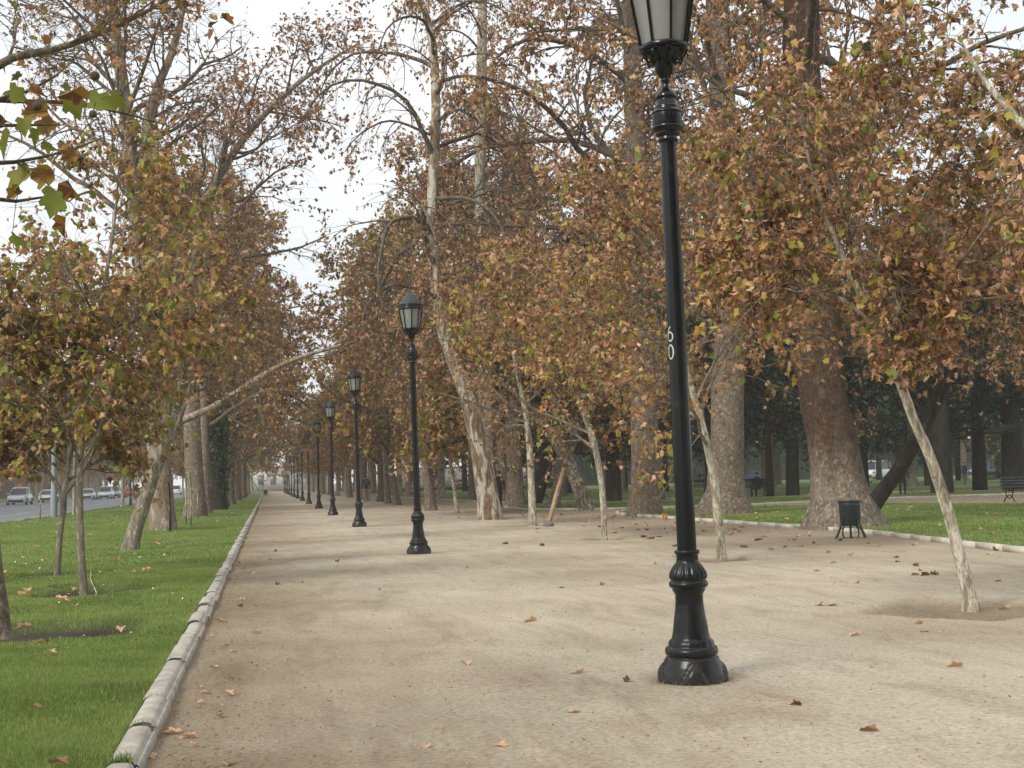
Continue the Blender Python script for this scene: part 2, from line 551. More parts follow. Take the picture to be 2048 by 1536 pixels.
# ================================================================== SETTING
def val_noise(x, y, seed, scale):
    """smooth value noise on numpy arrays"""
    rs = np.random.default_rng(seed); G = rs.random((64, 64))
    u, v = x/scale, y/scale
    i, j = np.floor(u).astype(int), np.floor(v).astype(int)
    a, b = u - i, v - j
    a, b = a*a*(3-2*a), b*b*(3-2*b)
    g = lambda p, q: G[p % 64, q % 64]
    return (g(i, j)*(1-a) + g(i+1, j)*a)*(1-b) + (g(i, j+1)*(1-a) + g(i+1, j+1)*a)*b


def grid_mesh(name, xs, ys, zf, attrs=None, keep=None):
    X, Y = np.meshgrid(xs, ys, indexing='ij')
    Z = zf(X, Y)
    V = np.stack([X, Y, Z], -1).reshape(-1, 3)
    idx = np.arange(X.size).reshape(X.shape)
    Q = np.stack([idx[:-1, :-1], idx[1:, :-1], idx[1:, 1:], idx[:-1, 1:]], -1).reshape(-1, 4)
    if keep is not None:
        c = V[Q].mean(1)
        Q = Q[keep(c[:, 0], c[:, 1])]
    me = np_mesh(name, V, [Q], None, True)
    if attrs is not None:
        a = me.attributes.new('soil', 'FLOAT', 'POINT')
        a.data.foreach_set('value', attrs(X, Y).ravel().astype(np.float32))
    return me


PITS_LAWN = [(-1.95, 12.2, .78), (-2.26, 16.97, .78), (-3.08, 20.34, .75), (-2.76, 27.69, .4)]
PITS_PATH = [(6.44, 11.29, .85), (6.75, 18.97, .62), (6.9, 26.57, .6), (7.21, 35.61, .75), (7.11, 42.25, .9), (7.47, 52.0, .6), (7.0, 56.9, .6)]


def pit(X, Y, pits, wob=.25):
    s = np.zeros_like(X)
    for (a, b, r) in pits:
        d = np.hypot(X - a, Y - b)/(r*(1 + wob*(val_noise(X*1.0+9, Y*1.0, 5, .35) - .5)*2))
        s = np.maximum(s, np.clip((1.15 - d)/.3, 0, 1))
    return s


LAMP_CONTACT_SHADE = [(2.59, 7.9, .34), (2.64, 23.31, .36), (2.66, 39.02, .36), (2.61, 54.2, .36)]  # rings of ground darkened as painted contact shade round the lamp feet


def path_z(X, Y):
    z = .022*(val_noise(X, Y, 1, 1.7) - .5) + .012*(val_noise(X, Y, 2, .45) - .5) + .010*(val_noise(X, Y, 6, .19) - .5)
    z = z*np.clip((X + .62)/.4, 0, 1)
    return z - .05*pit(X, Y, PITS_PATH)


def lawn_z(X, Y):
    return .055 + .03*(val_noise(X, Y, 3, 1.3) - .5) + .012*(val_noise(X, Y, 4, .3) - .5) - .11*pit(X, Y, PITS_LAWN)


# --- dirt path material: pale decomposed granite, browner and damper towards the left kerb, worn tracks
m, nt, b, out = mat('packed_dirt')
v = mapping(nt)
big = noise(nt, v, .38, 5, .6, .6)
vs = mapping(nt, (1.5, .36, 1), (0, 0, -.12))
streak = noise(nt, vs, 1.7, 6, .62, 1.1)
fine = noise(nt, v, 30, 6, .78)
grit = noise(nt, v, 95, 4, .8)
r1 = ramp(nt, [(.30, (.385, .318, .232)), (.45, (.440, .374, .277)), (.60, (.490, .426, .325)), (.8, (.522, .473, .380))])
nt.links.new(big.outputs[0], r1.inputs[0])
r2 = ramp(nt, [(.30, (.74, .71, .68)), (.46, (.95, .945, .94)), (.62, (1.06, 1.06, 1.06))])
nt.links.new(streak.outputs[0], r2.inputs[0])
c = mix(nt, .8, r1.outputs[0], r2.outputs[0], 'MULTIPLY')
r3 = ramp(nt, [(.34, (.62, .59, .56)), (.5, (1, 1, 1)), (.66, (1.26, 1.26, 1.25))])
nt.links.new(fine.outputs[0], r3.inputs[0])
c = mix(nt, .9, c, r3.outputs[0], 'MULTIPLY')
r4 = ramp(nt, [(.33, (.48, .46, .44)), (.43, (1, 1, 1)), (.60, (1, 1, 1)), (.70, (1.4, 1.39, 1.36))])
nt.links.new(grit.outputs[0], r4.inputs[0])
c = mix(nt, .8, c, r4.outputs[0], 'MULTIPLY')
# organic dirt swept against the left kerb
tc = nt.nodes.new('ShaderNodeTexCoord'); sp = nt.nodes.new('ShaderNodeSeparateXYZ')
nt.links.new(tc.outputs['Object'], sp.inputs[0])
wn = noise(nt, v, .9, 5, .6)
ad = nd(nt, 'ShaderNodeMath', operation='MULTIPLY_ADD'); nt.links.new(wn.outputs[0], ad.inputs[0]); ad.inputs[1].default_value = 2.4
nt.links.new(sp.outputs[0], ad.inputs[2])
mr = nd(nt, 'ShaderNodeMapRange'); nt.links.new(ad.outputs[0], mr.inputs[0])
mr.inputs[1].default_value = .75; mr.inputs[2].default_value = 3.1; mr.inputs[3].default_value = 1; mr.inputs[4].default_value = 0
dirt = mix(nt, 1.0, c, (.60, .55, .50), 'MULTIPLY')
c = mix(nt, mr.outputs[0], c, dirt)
# soil in tree pits and under right-hand trees, plus contact shade painted at lamps
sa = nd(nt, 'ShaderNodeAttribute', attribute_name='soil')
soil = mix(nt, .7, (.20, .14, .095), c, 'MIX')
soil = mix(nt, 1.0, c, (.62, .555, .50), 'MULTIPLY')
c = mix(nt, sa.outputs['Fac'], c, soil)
nt.links.new(c, b.inputs['Base Color'])
b.inputs['Roughness'].default_value = .95; b.inputs['Specular IOR Level'].default_value = .15
med = noise(nt, v, 8, 5, .65)
hh = mix(nt, .5, fine.outputs[0], grit.outputs[0]); hh = mix(nt, .55, hh, med.outputs[0])
bump(nt, hh, .8, .03, b)
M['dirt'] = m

# --- lawn soil/turf base
m, nt, b, out = mat('turf')
v = mapping(nt)
n1 = noise(nt, v, 1.1, 5, .6); n2 = noise(nt, v, 45, 5, .7)
r1 = ramp(nt, [(.3, (.080, .120, .026)), (.55, (.125, .185, .038)), (.75, (.175, .215, .055))])
nt.links.new(n1.outputs[0], r1.inputs[0])
r2 = ramp(nt, [(.3, (.5, .5, .45)), (.7, (1.25, 1.25, 1.2))]); nt.links.new(n2.outputs[0], r2.inputs[0])
c = mix(nt, 1, r1.outputs[0], r2.outputs[0], 'MULTIPLY')
sa = nd(nt, 'ShaderNodeAttribute', attribute_name='soil')
c = mix(nt, sa.outputs['Fac'], c, (.040, .028, .020))
nt.links.new(c, b.inputs['Base Color']); b.inputs['Roughness'].default_value = .95
bump(nt, n2.outputs[0], .8, .03, b)
M['turf'] = m

# --- asphalt
m, nt, b, out = mat('asphalt')
v = mapping(nt); n1 = noise(nt, mapping(nt, (1, .12, 1)), .8, 5); n2 = noise(nt, v, 60, 3)
r1 = ramp(nt, [(.3, (.115, .120, .128)), (.7, (.190, .195, .205))]); nt.links.new(n1.outputs[0], r1.inputs[0])
r2 = ramp(nt, [(.3, (.8, .8, .8)), (.7, (1.15, 1.15, 1.15))]); nt.links.new(n2.outputs[0], r2.inputs[0])
nt.links.new(mix(nt, 1, r1.outputs[0], r2.outputs[0], 'MULTIPLY'), b.inputs['Base Color'])
b.inputs['Roughness'].default_value = .7
M['asphalt'] = m
M['paint'] = simple('road_paint', (.62, .62, .58), .8, var=.2, scale=3)
M['concrete'] = simple('kerb_concrete', (.40, .365, .305), .9, var=.28, scale=9, bmp=.5)
M['concrete_pale'] = simple('pale_kerb_concrete', (.50, .455, .375), .9, var=.2, scale=6, bmp=.3)
M['far_ground'] = simple('far_ground', (.13, .135, .06), 1.0, var=.25, scale=.05)

# ground to the horizon
tag(link('ground', np_mesh('ground', [[-2500,-600,-.12],[2500,-600,-.12],[2500,3500,-.12],[-2500,3500,-.12]], [[[0,1,2,3]]]), M['far_ground']), kind='structure')

# right-hand edge of the main path as surveyed, lawns are polygons
RK = [(11.0, -5), (10.95, 8), (10.95, 17.6), (11.5, 21), (12.0, 25), (11.9, 28), (11.7, 34.5), (11.4, 42.2)]
LAWN_A = RK + [(12.4, 45.4), (17, 46.0), (22.5, 44.2), (24.6, 39.3), (26.5, 33), (28.5, 20), (29, -5)]
LAWN_B = [(10.5, 50.4), (14.4, 48.6), (20, 49.6), (27.4, 53.2), (33, 53.2), (44, 48), (60, 40), (60, 54), (40, 60.5), (30, 61.5), (20, 60.2), (10.4, 61.5)]
LAWN_C = [(10.4, 68.5), (20, 66.8), (32, 67.0), (48, 64), (75, 56), (140, 60), (150, 250), (10.4, 250)]


def inside(poly, x, y):
    x, y = np.asarray(x), np.asarray(y)
    r = np.zeros(x.shape, bool)
    n = len(poly)
    for i in range(n):
        x1, y1 = poly[i]; x2, y2 = poly[(i+1) % n]
        if y1 == y2: continue
        cnd = ((y1 > y) != (y2 > y)) & (x < (x2-x1)*(y-y1)/(y2-y1) + x1)
        r ^= cnd
    return r


def smooth_poly(p, k=2):
    for _ in range(k):
        q = []
        for i in range(len(p)):
            a, c = np.array(p[i]), np.array(p[(i+1) % len(p)])
            q += [tuple(a*.78 + c*.22), tuple(a*.22 + c*.78)]
        p = q
    return p


xs = np.r_[np.arange(-.62, 12.4, .085), np.arange(12.4, 70, .9)]
ys = np.r_[np.arange(-3, 3.5, .4), np.arange(3.5, 30, .085), np.arange(30, 60, .3), np.arange(60, 262, 2.5)]
tag(link('path', grid_mesh('path', xs, ys, path_z, lambda X, Y: np.maximum(np.maximum(pit(X, Y, PITS_PATH), .55*pit(X, Y, LAMP_CONTACT_SHADE, .5)), .75*np.clip((X - 6.0 + 2.4*(val_noise(X, Y, 8, 1.5)-.5))/3.2, 0, 1)*np.clip((Y-14)/8, 0, 1))), M['dirt']), kind='structure')  # soil mask also carries the contact shade painted under the lamps

# left lawn
xs = np.r_[np.arange(-10.35, -5, .35), np.arange(-5, -.74, .07), [-.727]]
ys = np.r_[np.arange(-3, 3, .5), np.arange(3, 32, .09), np.arange(32, 260, 1.2)]
tag(link('lawn', grid_mesh('lawn', xs, ys, lawn_z, lambda X, Y: pit(X, Y, PITS_LAWN)), M['turf']), kind='structure')


def poly_slab(name, poly, z, matr, kind='structure'):
    bm = bmesh.new()
    vs = [bm.verts.new((x, y, z)) for x, y in poly]
    bm.faces.new(vs)
    bmesh.ops.triangulate(bm, faces=bm.faces[:])
    bm.normal_update()
    for f in bm.faces:
        if f.normal.z < 0: f.normal_flip()
    me = D.meshes.new(name); bm.to_mesh(me); bm.free()
    return tag(link(name, me, matr), kind=kind)


SA, SB, SCn = smooth_poly(LAWN_A), smooth_poly(LAWN_B), smooth_poly(LAWN_C, 1)
for nm, p in (('lawn_right', SA), ('lawn_park', SB), ('lawn_far', SCn)):
    poly_slab(nm, p, .05, M['turf'])
# verge beyond the road
poly_slab('verge', [(-62, -10), (-28.6, -10), (-28.6, 420), (-62, 420)], .06, M['turf'])
poly_slab('road', [(-28.4, -30), (-10.55, -30), (-10.55, 420), (-28.4, 420)], -.03, M['asphalt'])
mk = Acc()
for x in (-14.9, -19.4, -23.9):
    for y in np.arange(20, 400, 9.0):
        mk.add([[x-.06, y, -.026], [x+.06, y, -.026], [x+.06, y+4, -.026], [x-.06, y+4, -.026]], [[0, 1, 2, 3]])
tag(link('road_markings', mk.mesh('road_markings'), M['paint']), kind='structure')
rk = Acc(); rk.box((-10.45, 190, -.02), (.2, 460, .2)); rk.box((-28.5, 190, -.02), (.2, 460, .2))
tag(link('road_kerb', rk.mesh('road_kerb'), M['concrete']), kind='structure')

# --- left kerb: cast stones about 0.87 m long, round-shouldered with a moulded lip on the path side
rng = np.random.default_rng(5)
prof = np.array([(-.738, -.04), (-.738, .045), (-.728, .067), (-.705, .079), (-.668, .083), (-.634, .080), (-.617, .071), (-.611, .052), (-.603, .052), (-.599, .058), (-.590, .050), (-.585, .036), (-.584, -.04)])
ka = Acc()
y = 1.0
while y < 235:
    L = .87 if y < 60 else 2.6
    y0, y1 = y + .010, y + L - .010
    dz, dx, rz = rng.normal()*.007, rng.normal()*.006, rng.normal()*.004
    st = [y0, y0+.006, (y0+y1)/2, y1-.006, y1]
    sh = [.96, 1, 1, 1, .96]
    V = []
    for s_, k_ in zip(st, sh):
        c = np.array([-.66, .02])
        p2 = c + (prof - c)*k_
        p2 = p2 + rng.normal(size=p2.shape)*.0015
        V.append(np.stack([p2[:, 0] + dx + rz*(s_ - y0), np.full(len(p2), s_), p2[:, 1] + dz], 1))
    n = len(prof); V = np.concatenate(V)
    idx = np.arange(5*n).reshape(5, n); nx = np.roll(idx, -1, 1)
    ka.add(V, np.stack([idx[:-1], nx[:-1], nx[1:], idx[1:]], -1).reshape(-1, 4))
    k0 = ka.n
    ka.V.append(np.array([V[:n].mean(0), V[-n:].mean(0)])); ka.n += 2
    a0 = k0 - 5*n
    ka.F.setdefault(3, []).append(np.array([[k0, a0+i, a0+(i+1) % n] for i in range(n)] + [[k0+1, a0+4*n+(i+1) % n, a0+4*n+i] for i in range(n)]))
    y += L
tag(link('kerb', ka.mesh('kerb'), M['concrete']), kind='structure')


def kerb_line(name, pts, w=.14, h=.11, stone=1.0):
    """thin pale kerb along a polyline made of short stones"""
    a = Acc()
    P = np.array(pts, float)
    s = np.r_[0, np.cumsum(np.linalg.norm(np.diff(P, axis=0), axis=1))]
    n = int(s[-1]/stone)
    u = np.linspace(0, s[-1], n+1)
    Q = np.stack([np.interp(u, s, P[:, 0]), np.interp(u, s, P[:, 1])], 1)
    for q0, q1 in zip(Q[:-1], Q[1:]):
        d = q1 - q0; l = np.linalg.norm(d)
        a.box(((q0[0]+q1[0])/2, (q0[1]+q1[1])/2, h/2 - .03 + rng.normal()*.006), (l - .015, w, h), math.atan2(d[1], d[0]))
    return tag(link(name, a.mesh(name), M['concrete_pale']), kind='structure')


kerb_line('kerb_right', SA[-3:] + SA[:44])
kerb_line('kerb_park', SB + SB[:1])
kerb_line('kerb_far', SCn[-2:] + SCn[:14], stone=2)

# --- grass blades (geometry), denser where near
def blades(name, x, y, z, h, w, rng, bend=.5):
    n = len(x)
    az = rng.uniform(0, 2*PI, n); b2 = rng.uniform(0, 2*PI, n)
    lean = np.abs(rng.normal(size=n))*bend
    dx, dy = np.cos(az)*w/2, np.sin(az)*w/2
    lx, ly = np.cos(b2)*lean*h, np.sin(b2)*lean*h
    p0 = np.stack([x-dx, y-dy, z], 1); p1 = np.stack([x+dx, y+dy, z], 1)
    p2 = np.stack([x+dx*.7+lx*.4, y+dy*.7+ly*.4, z+h*.6], 1); p3 = np.stack([x-dx*.7+lx*.4, y-dy*.7+ly*.4, z+h*.6], 1)
    p4 = np.stack([x+lx*1.1, y+ly*1.1, z+h*(1-.25*lean)], 1)
    V = np.stack([p0, p1, p2, p3, p4], 1).reshape(-1, 3)
    k = np.arange(n)*5
    Q = np.stack([k, k+1, k+2, k+3], 1); T = np.stack([k+3, k+2, k+4], 1)
    patch = val_noise(x, y, 21, .9)*.6 + val_noise(x, y, 22, .25)*.4
    t = np.clip(patch*.75 + rng.normal(size=n)*.14, 0, .82)
    t = np.where(rng.random(n) < .07, rng.uniform(.85, 1, n), t)
    # triangles come first in np_mesh ordering (k=3 then k=4)
    return np_mesh(name, V, [T, Q], np.r_[t, t], False)


def scatter_left(n, y0, y1, rng):
    y = np.sqrt(rng.uniform(y0*y0, y1*y1, n))
    x = -.75 - rng.random(n)*(.25*y + .4 - .75)
    x = np.maximum(x, -10.3)
    m = rng.random(n) > pit(x, y, PITS_LAWN)*1.0
    return x[m], y[m]


bl = []
for (n, y0, y1, h, w) in ((150000, 4.2, 11, .034, .0042), (150000, 11, 22, .040, .007), (120000, 22, 50, .048, .014), (60000, 50, 110, .06, .03)):
    x, y = scatter_left(n, y0, y1, rng)
    hh = h*rng.uniform(.5, 1.3, len(x))*(.7 + .6*val_noise(x, y, 30, .5))
    bl.append((x, y, lawn_z(x, y) - .005, hh, np.full(len(x), w)))
# blades leaning over the kerb back
yk = rng.uniform(4.5, 30, 9000); xk = -.738 - np.abs(rng.normal(size=9000))*.02
bl.append((xk, yk, np.full(9000, .05), rng.uniform(.02, .055, 9000), np.full(9000, .005)))
# tufts in the kerb joints
for yj, nb in ((1+.87*6, 130), (1+.87*7, 30), (1+.87*8, 25), (1+.87*11, 20), (1+.87*13, 20), (1+.87*15, 15)):
    x = rng.uniform(-.73, -.62, nb); bl.append((x, yj + rng.normal(size=nb)*.012, np.full(nb, .06), rng.uniform(.02, .075, nb), np.full(nb, .004)))
X, Y, Z, H, W = [np.concatenate(q) for q in zip(*bl)]
tag(link('grass', blades('grass', X, Y, Z, H, W, rng), M['grass']), kind='stuff')
x = rng.uniform(10.9, 34, 240000); y = rng.uniform(12, 62, 240000)
mk_ = (inside(SA, x, y) | inside(SB, x, y)) & (x < .62*y + 2)
x, y = x[mk_], y[mk_]
tag(link('park_grass', blades('park_grass', x, y, np.full(len(x), .045), .06*rng.uniform(.5, 1.3, len(x)), np.full(len(x), .018), rng), M['grass']), kind='stuff')

# dry tufts round the nearest lamp foot
a = rng.uniform(0, 2*PI, 420); rr = .2 + np.abs(rng.normal(size=420))*.03
tag(link('dry_grass', blades('dry_grass', 2.59 + np.cos(a)*rr, 7.9 + np.sin(a)*rr, np.full(420, -.005), rng.uniform(.012, .05, 420), np.full(420, .004), rng, .8), simple('straw', (.30, .24, .15), .9, var=.4, scale=30)), kind='stuff')

# ================================================================== WORLD, SUN
W_ = D.worlds.new('World'); SC.world = W_; W_.use_nodes = True
nt = W_.node_tree; nt.nodes.clear()
SUN_EL, SUN_AZ = math.radians(38), math.radians(-128)   # azimuth from +Y towards +X
sky = nt.nodes.new('ShaderNodeTexSky'); sky.sky_type = 'NISHITA'; sky.sun_disc = False
sky.sun_elevation = SUN_EL; sky.sun_rotation = SUN_AZ
sky.dust_density = 3.0; sky.air_density = 1.0
tc = nt.nodes.new('ShaderNodeTexCoord')
mp = nt.nodes.new('ShaderNodeMapping'); mp.inputs['Scale'].default_value = (1, 1, 2.2)
nt.links.new(tc.outputs['Generated'], mp.inputs[0])
cn = noise(nt, mp.outputs[0], 2.6, 5, .55, .4)
cr = ramp(nt, [(.30, (7.9, 8.5, 9.2)), (.50, (9.6, 10.0, 10.4)), (.70, (11.4, 11.6, 11.8))])
nt.links.new(cn.outputs[0], cr.inputs[0])
cover = mix(nt, .88, sky.outputs[0], cr.outputs[0])   # overcast: cloud sheet over nearly all of the sky
bg = nt.nodes.new('ShaderNodeBackground'); bg.inputs['Strength'].default_value = .057
nt.links.new(cover, bg.inputs[0])
wo = nt.nodes.new('ShaderNodeOutputWorld'); nt.links.new(bg.outputs[0], wo.inputs[0])

sl = D.lights.new('sun', 'SUN'); sl.energy = 1.5; sl.angle = math.radians(18); sl.color = (1.0, .96, .90)
so = D.objects.new('sun', sl); COL.objects.link(so)
sd = Vector((math.sin(SUN_AZ)*math.cos(SUN_EL), math.cos(SUN_AZ)*math.cos(SUN_EL), math.sin(SUN_EL)))
so.rotation_euler = sd.to_track_quat('Z', 'Y').to_euler()

# ================================================================== CAMERA
cd = D.cameras.new('camera'); cd.sensor_width = 36; cd.lens = 36*F_PX/2048; cd.clip_end = 6000; cd.clip_start = .05
co = D.objects.new('camera', cd); COL.objects.link(co)
rot = Matrix.Rotation(-YAW, 4, 'Z') @ Matrix.Rotation(PI/2 + PITCH, 4, 'X') @ Matrix.Rotation(-ROLL, 4, 'Z')
co.matrix_world = Matrix.Translation((0, 0, CAM_Z)) @ rot
SC.camera = co
SC.view_settings.view_transform = 'Standard'; SC.view_settings.look = 'None'
SC.view_settings.gamma = 1; SC.view_settings.exposure = 1.12

# ================================================================== LAMP POSTS
m, nt, b, out = mat('black_iron_paint')
v = mapping(nt); n1 = noise(nt, v, 9, 6, .65); n2 = noise(nt, mapping(nt, (1, 1, .2)), 30, 4)
r1 = ramp(nt, [(.35, (.0035, .0045, .0050)), (.62, (.0065, .008, .0085)), (.80, (.028, .028, .025))])
nt.links.new(n1.outputs[0], r1.inputs[0]); nt.links.new(r1.outputs[0], b.inputs['Base Color'])
r2 = ramp(nt, [(.3, (.13, .13, .13)), (.7, (.30, .30, .30))]); nt.links.new(n1.outputs[0], r2.inputs[0])
nt.links.new(r2.outputs[0], b.inputs['Roughness']); bump(nt, n2.outputs[0], .10, .003, b)
b.inputs['Specular IOR Level'].default_value = .36
M['iron'] = m
# dusty foot: same paint, greyed by dust in the lowest 25 cm
m, nt, b, out = mat('dusty_iron_paint')
v = mapping(nt); n1 = noise(nt, v, 12, 6, .65)
tc = nt.nodes.new('ShaderNodeTexCoord'); sp = nt.nodes.new('ShaderNodeSeparateXYZ'); nt.links.new(tc.outputs['Object'], sp.inputs[0])
ad = nd(nt, 'ShaderNodeMath', operation='MULTIPLY_ADD'); nt.links.new(n1.outputs[0], ad.inputs[0]); ad.inputs[1].default_value = .35; nt.links.new(sp.outputs[2], ad.inputs[2])
mr = nd(nt, 'ShaderNodeMapRange'); nt.links.new(ad.outputs[0], mr.inputs[0])
mr.inputs[1].default_value = .12; mr.inputs[2].default_value = .42; mr.inputs[3].default_value = .85; mr.inputs[4].default_value = 0
c = mix(nt, mr.outputs[0], (.0055, .0065, .007), (.034, .032, .028))
nt.links.new(c, b.inputs['Base Color']); b.inputs['Roughness'].default_value = .27; b.inputs['Specular IOR Level'].default_value = .36
M['iron_foot'] = m
m, nt, b, out = mat('frosted_lantern_glass')
n1 = noise(nt, mapping(nt), 5, 3); r1 = ramp(nt, [(.3, (.32, .325, .305)), (.7, (.43, .435, .41))]); nt.links.new(n1.outputs[0], r1.inputs[0])
nt.links.new(r1.outputs[0], b.inputs['Base Color']); b.inputs['Roughness'].default_value = .35
tr = nd(nt, 'ShaderNodeBsdfTranslucent'); tr.inputs[0].default_value = (.50, .50, .47, 1)
mx = nd(nt, 'ShaderNodeMixShader'); mx.inputs[0].default_value = .45
nt.links.new(b.outputs[0], mx.inputs[1]); nt.links.new(tr.outputs[0], mx.inputs[2]); nt.links.new(mx.outputs[0], out.inputs['Surface'])
M['glass'] = m
M['roof'] = simple('lantern_roof_paint', (.022, .030, .033), .38, var=.3, scale=8)
M['white_paint'] = simple('white_number_paint', (.50, .50, .48), .6, var=.25, scale=40)

S = 1.043
PED = [(.19, -.03), (.195, 0), (.197, .02), (.192, .06), (.178, .11), (.158, .153), (.150, .157), (.146, .163), (.154, .168), (.159, .180), (.159, .198), (.153, .212), (.140, .215),
       (.134, .222), (.135, .235), (.128, .252), (.117, .262), (.108, .30), (.0985, .37), (.090, .42), (.0845, .47), (.0835, .52), (.086, .53), (.096, .545), (.0995, .553), (.0995, .565),
       (.112, .569), (.1175, .578), (.1175, .592), (.112, .603), (.104, .606), (.104, .612), (.110, .622), (.1115, .635), (.107, .655), (.096, .677), (.082, .70), (.071, .715), (.066, .725),
       (.066, .762), (.072, .767), (.0755, .773), (.0755, .783), (.072, .789), (.058, .790)]
PED = [(r*S, h*S) for r, h in PED]
def ped_mod(h, th):
    h = h/S
    g = np.where((h > .614) & (h < .712), .045*np.cos(20*th)*np.sin(np.clip((h-.614)/.098, 0, 1)*PI)**.5, 0)
    e = np.where((h > .218) & (h < .262), .035*np.abs(np.cos(8*th)) - .01, 0)
    w = np.clip((h - .005)/.14, 0, 1)
    leafm = np.where((h >= 0) & (h < .15), .16*np.clip(1.6*np.cos(4*th + .9) - (w*1.9 - .3), 0, .62)*np.sin(np.clip(w, .04, .96)*PI)**.5 - .05*(np.abs(np.cos(4*th + .9) - (w*1.2 - .1)) < .10)*np.sin(np.clip(w, .04, .96)*PI), 0)
    return g + e + leafm
def dens(prof, sub):
    p = []
    for a, c in zip(prof[:-1], prof[1:]):
        k = max(1, int(abs(c[1]-a[1])/sub))
        for i in range(k): p.append((a[0] + (c[0]-a[0])*i/k, a[1] + (c[1]-a[1])*i/k))
    return p + [prof[-1]]
a = Acc(); a.lathe(dens(PED, .008), 96, ped_mod); me_ped = a.mesh('pedestal', True)
a = Acc(); a.lathe([(.0585*S, .78*S), (.0575*S, 1.2*S), (.0545*S, 2.2*S), (.050*S, 3.0*S), (.0485*S, 3.31*S)], 40); me_pole = a.mesh('pole', True)
COLL = [(.049, 3.285), (.058, 3.29), (.062, 3.297), (.062, 3.31), (.056, 3.318), (.058, 3.326), (.072, 3.333), (.076, 3.342), (.070, 3.352), (.080, 3.360), (.092, 3.368), (.0955, 3.376), (.0955, 3.383),
        (.091, 3.386), (.0925, 3.39), (.0925, 3.462), (.0915, 3.466), (.0955, 3.469), (.0955, 3.476), (.086, 3.486), (.075, 3.494), (.078, 3.504), (.074, 3.516), (.068, 3.522), (.068, 3.54), (.058, 3.552), (.058, 3.560),
        (.066, 3.564), (.066, 3.574), (.062, 3.59), (.050, 3.606), (.037, 3.618), (.026, 3.632), (.022, 3.65), (.021, 3.672), (.026, 3.676), (.026, 3.686), (.022, 3.69)]
a = Acc(); a.lathe([(r*S, h*S) for r, h in COLL], 48); me_coll = a.mesh('collar', True)
# lantern basket: cup, ring and curled brackets
OCT = np.arange(8)*PI/4 - PI/2
a = Acc()
a.lathe([(.022*S, 3.688*S), (.034*S, 3.70*S), (.054*S, 3.735*S), (.066*S, 3.775*S), (.068*S, 3.80*S), (.075*S, 3.81*S), (.100*S, 3.835*S), (.128*S, 3.852*S), (.128*S, 3.862*S), (.02*S, 3.866*S)], 32)
me_cup0 = a
for t in OCT:
    c, s_ = math.cos(t), math.sin(t)
    pts = [(r*c*S, r*s_*S, h*S) for r, h in ((.062, 3.775), (.078, 3.795), (.092, 3.80), (.104, 3.785), (.112, 3.80), (.118, 3.83), (.146, 3.856), (.156, 3.842), (.150, 3.825))]
    a.tube(pts, .0075*S, 6)
me_cup = a.mesh('basket', True)
def octa(rs, zs, acc, closed_top=False):
    V = [(r*math.cos(t)*S, r*math.sin(t)*S, z*S) for r, z in zip(rs, zs) for t in OCT]
    n = len(rs); idx = np.arange(n*8).reshape(n, 8); nx = np.roll(idx, -1, 1)
    acc.add(V, np.stack([idx[:-1], nx[:-1], nx[1:], idx[1:]], -1).reshape(-1, 4))
a = Acc()
octa([.125, .154, .158, .158, .150, .125], [3.866, 3.866, 3.872, 3.892, 3.897, 3.897], a)
octa([.198, .212, .212, .204, .200, .206, .206, .190], [4.222, 4.222, 4.246, 4.254, 4.262, 4.268, 4.288, 4.292], a)
for t in OCT:
    p0 = np.array([.148*math.cos(t), .148*math.sin(t), 3.89])*S; p1 = np.array([.204*math.cos(t), .204*math.sin(t), 4.235])*S
    a.tube([p0, p1], .0085*S, 6)
me_frame = a.mesh('lantern_frame')
a = Acc(); octa([.139, .194], [3.888, 4.232], a); me_glass = a.mesh('lantern_glass')
a = Acc(); octa([.06, .212, .205, .150, .095, .050, .035], [4.296, 4.298, 4.312, 4.385, 4.452, 4.50, 4.505], a)
a.lathe([(.040*S, 4.498*S), (.032*S, 4.515*S), (.016*S, 4.53*S), (.010*S, 4.56*S), (.006*S, 4.66*S), (.001*S, 4.685*S)], 12)
me_roof = a.mesh('lantern_roof')


def lamp(loc, label, lean=(0, 0), rz=0.0):
    r = empty('lamp_post', loc, label, 'lamp post', 'lamp posts along the path')
    r.rotation_euler = (lean[1], lean[0], rz)
    link('pedestal', me_ped, M['iron_foot'], r); link('pole', me_pole, M['iron'], r); link('collar', me_coll, M['iron'], r)
    bk = link('lantern', me_frame, M['iron'], r)
    link('basket', me_cup, M['iron'], bk); link('glass', me_glass, M['glass'], bk); link('roof', me_roof, M['roof'], bk)
    return r


ORD = ['nearest', 'second', 'third', 'fourth', 'fifth', 'sixth', 'seventh', 'eighth', 'ninth', 'tenth', 'eleventh', 'twelfth', 'thirteenth', 'fourteenth', 'fifteenth']
lamp_y = [7.9, 23.31, 39.02, 54.2, 69.4, 86.5, 103, 119, 135, 151, 167, 183, 199, 215]
lean = [-.011, -.014, -.016, -.010, -.004, -.006] + [0]*10
lamps = []
for i, yy in enumerate(lamp_y):
    if i == 0: lb = 'black iron lamp post with white number 60, closest of the row on the dirt path'
    elif i == 1: lb = 'black lamp post with whole lantern showing, next after the one numbered 60'
    elif i < 8: lb = f'black lamp post, {ORD[i]} along the path counting from the one numbered 60'
    else: lb = 'tiny hazy lamp post at the far end of the lamp row'
    p = gp(*[(1386, 1365), (838, 1108), (719, 1053), (666, 1030), (638, 1017)][i]) if i < 5 else (2.62, yy, 0)
    lamps.append(lamp((p[0], p[1], 0), lb, (lean[i], 0), .10 if i == 0 else random.uniform(-.3, .3)))
    del p
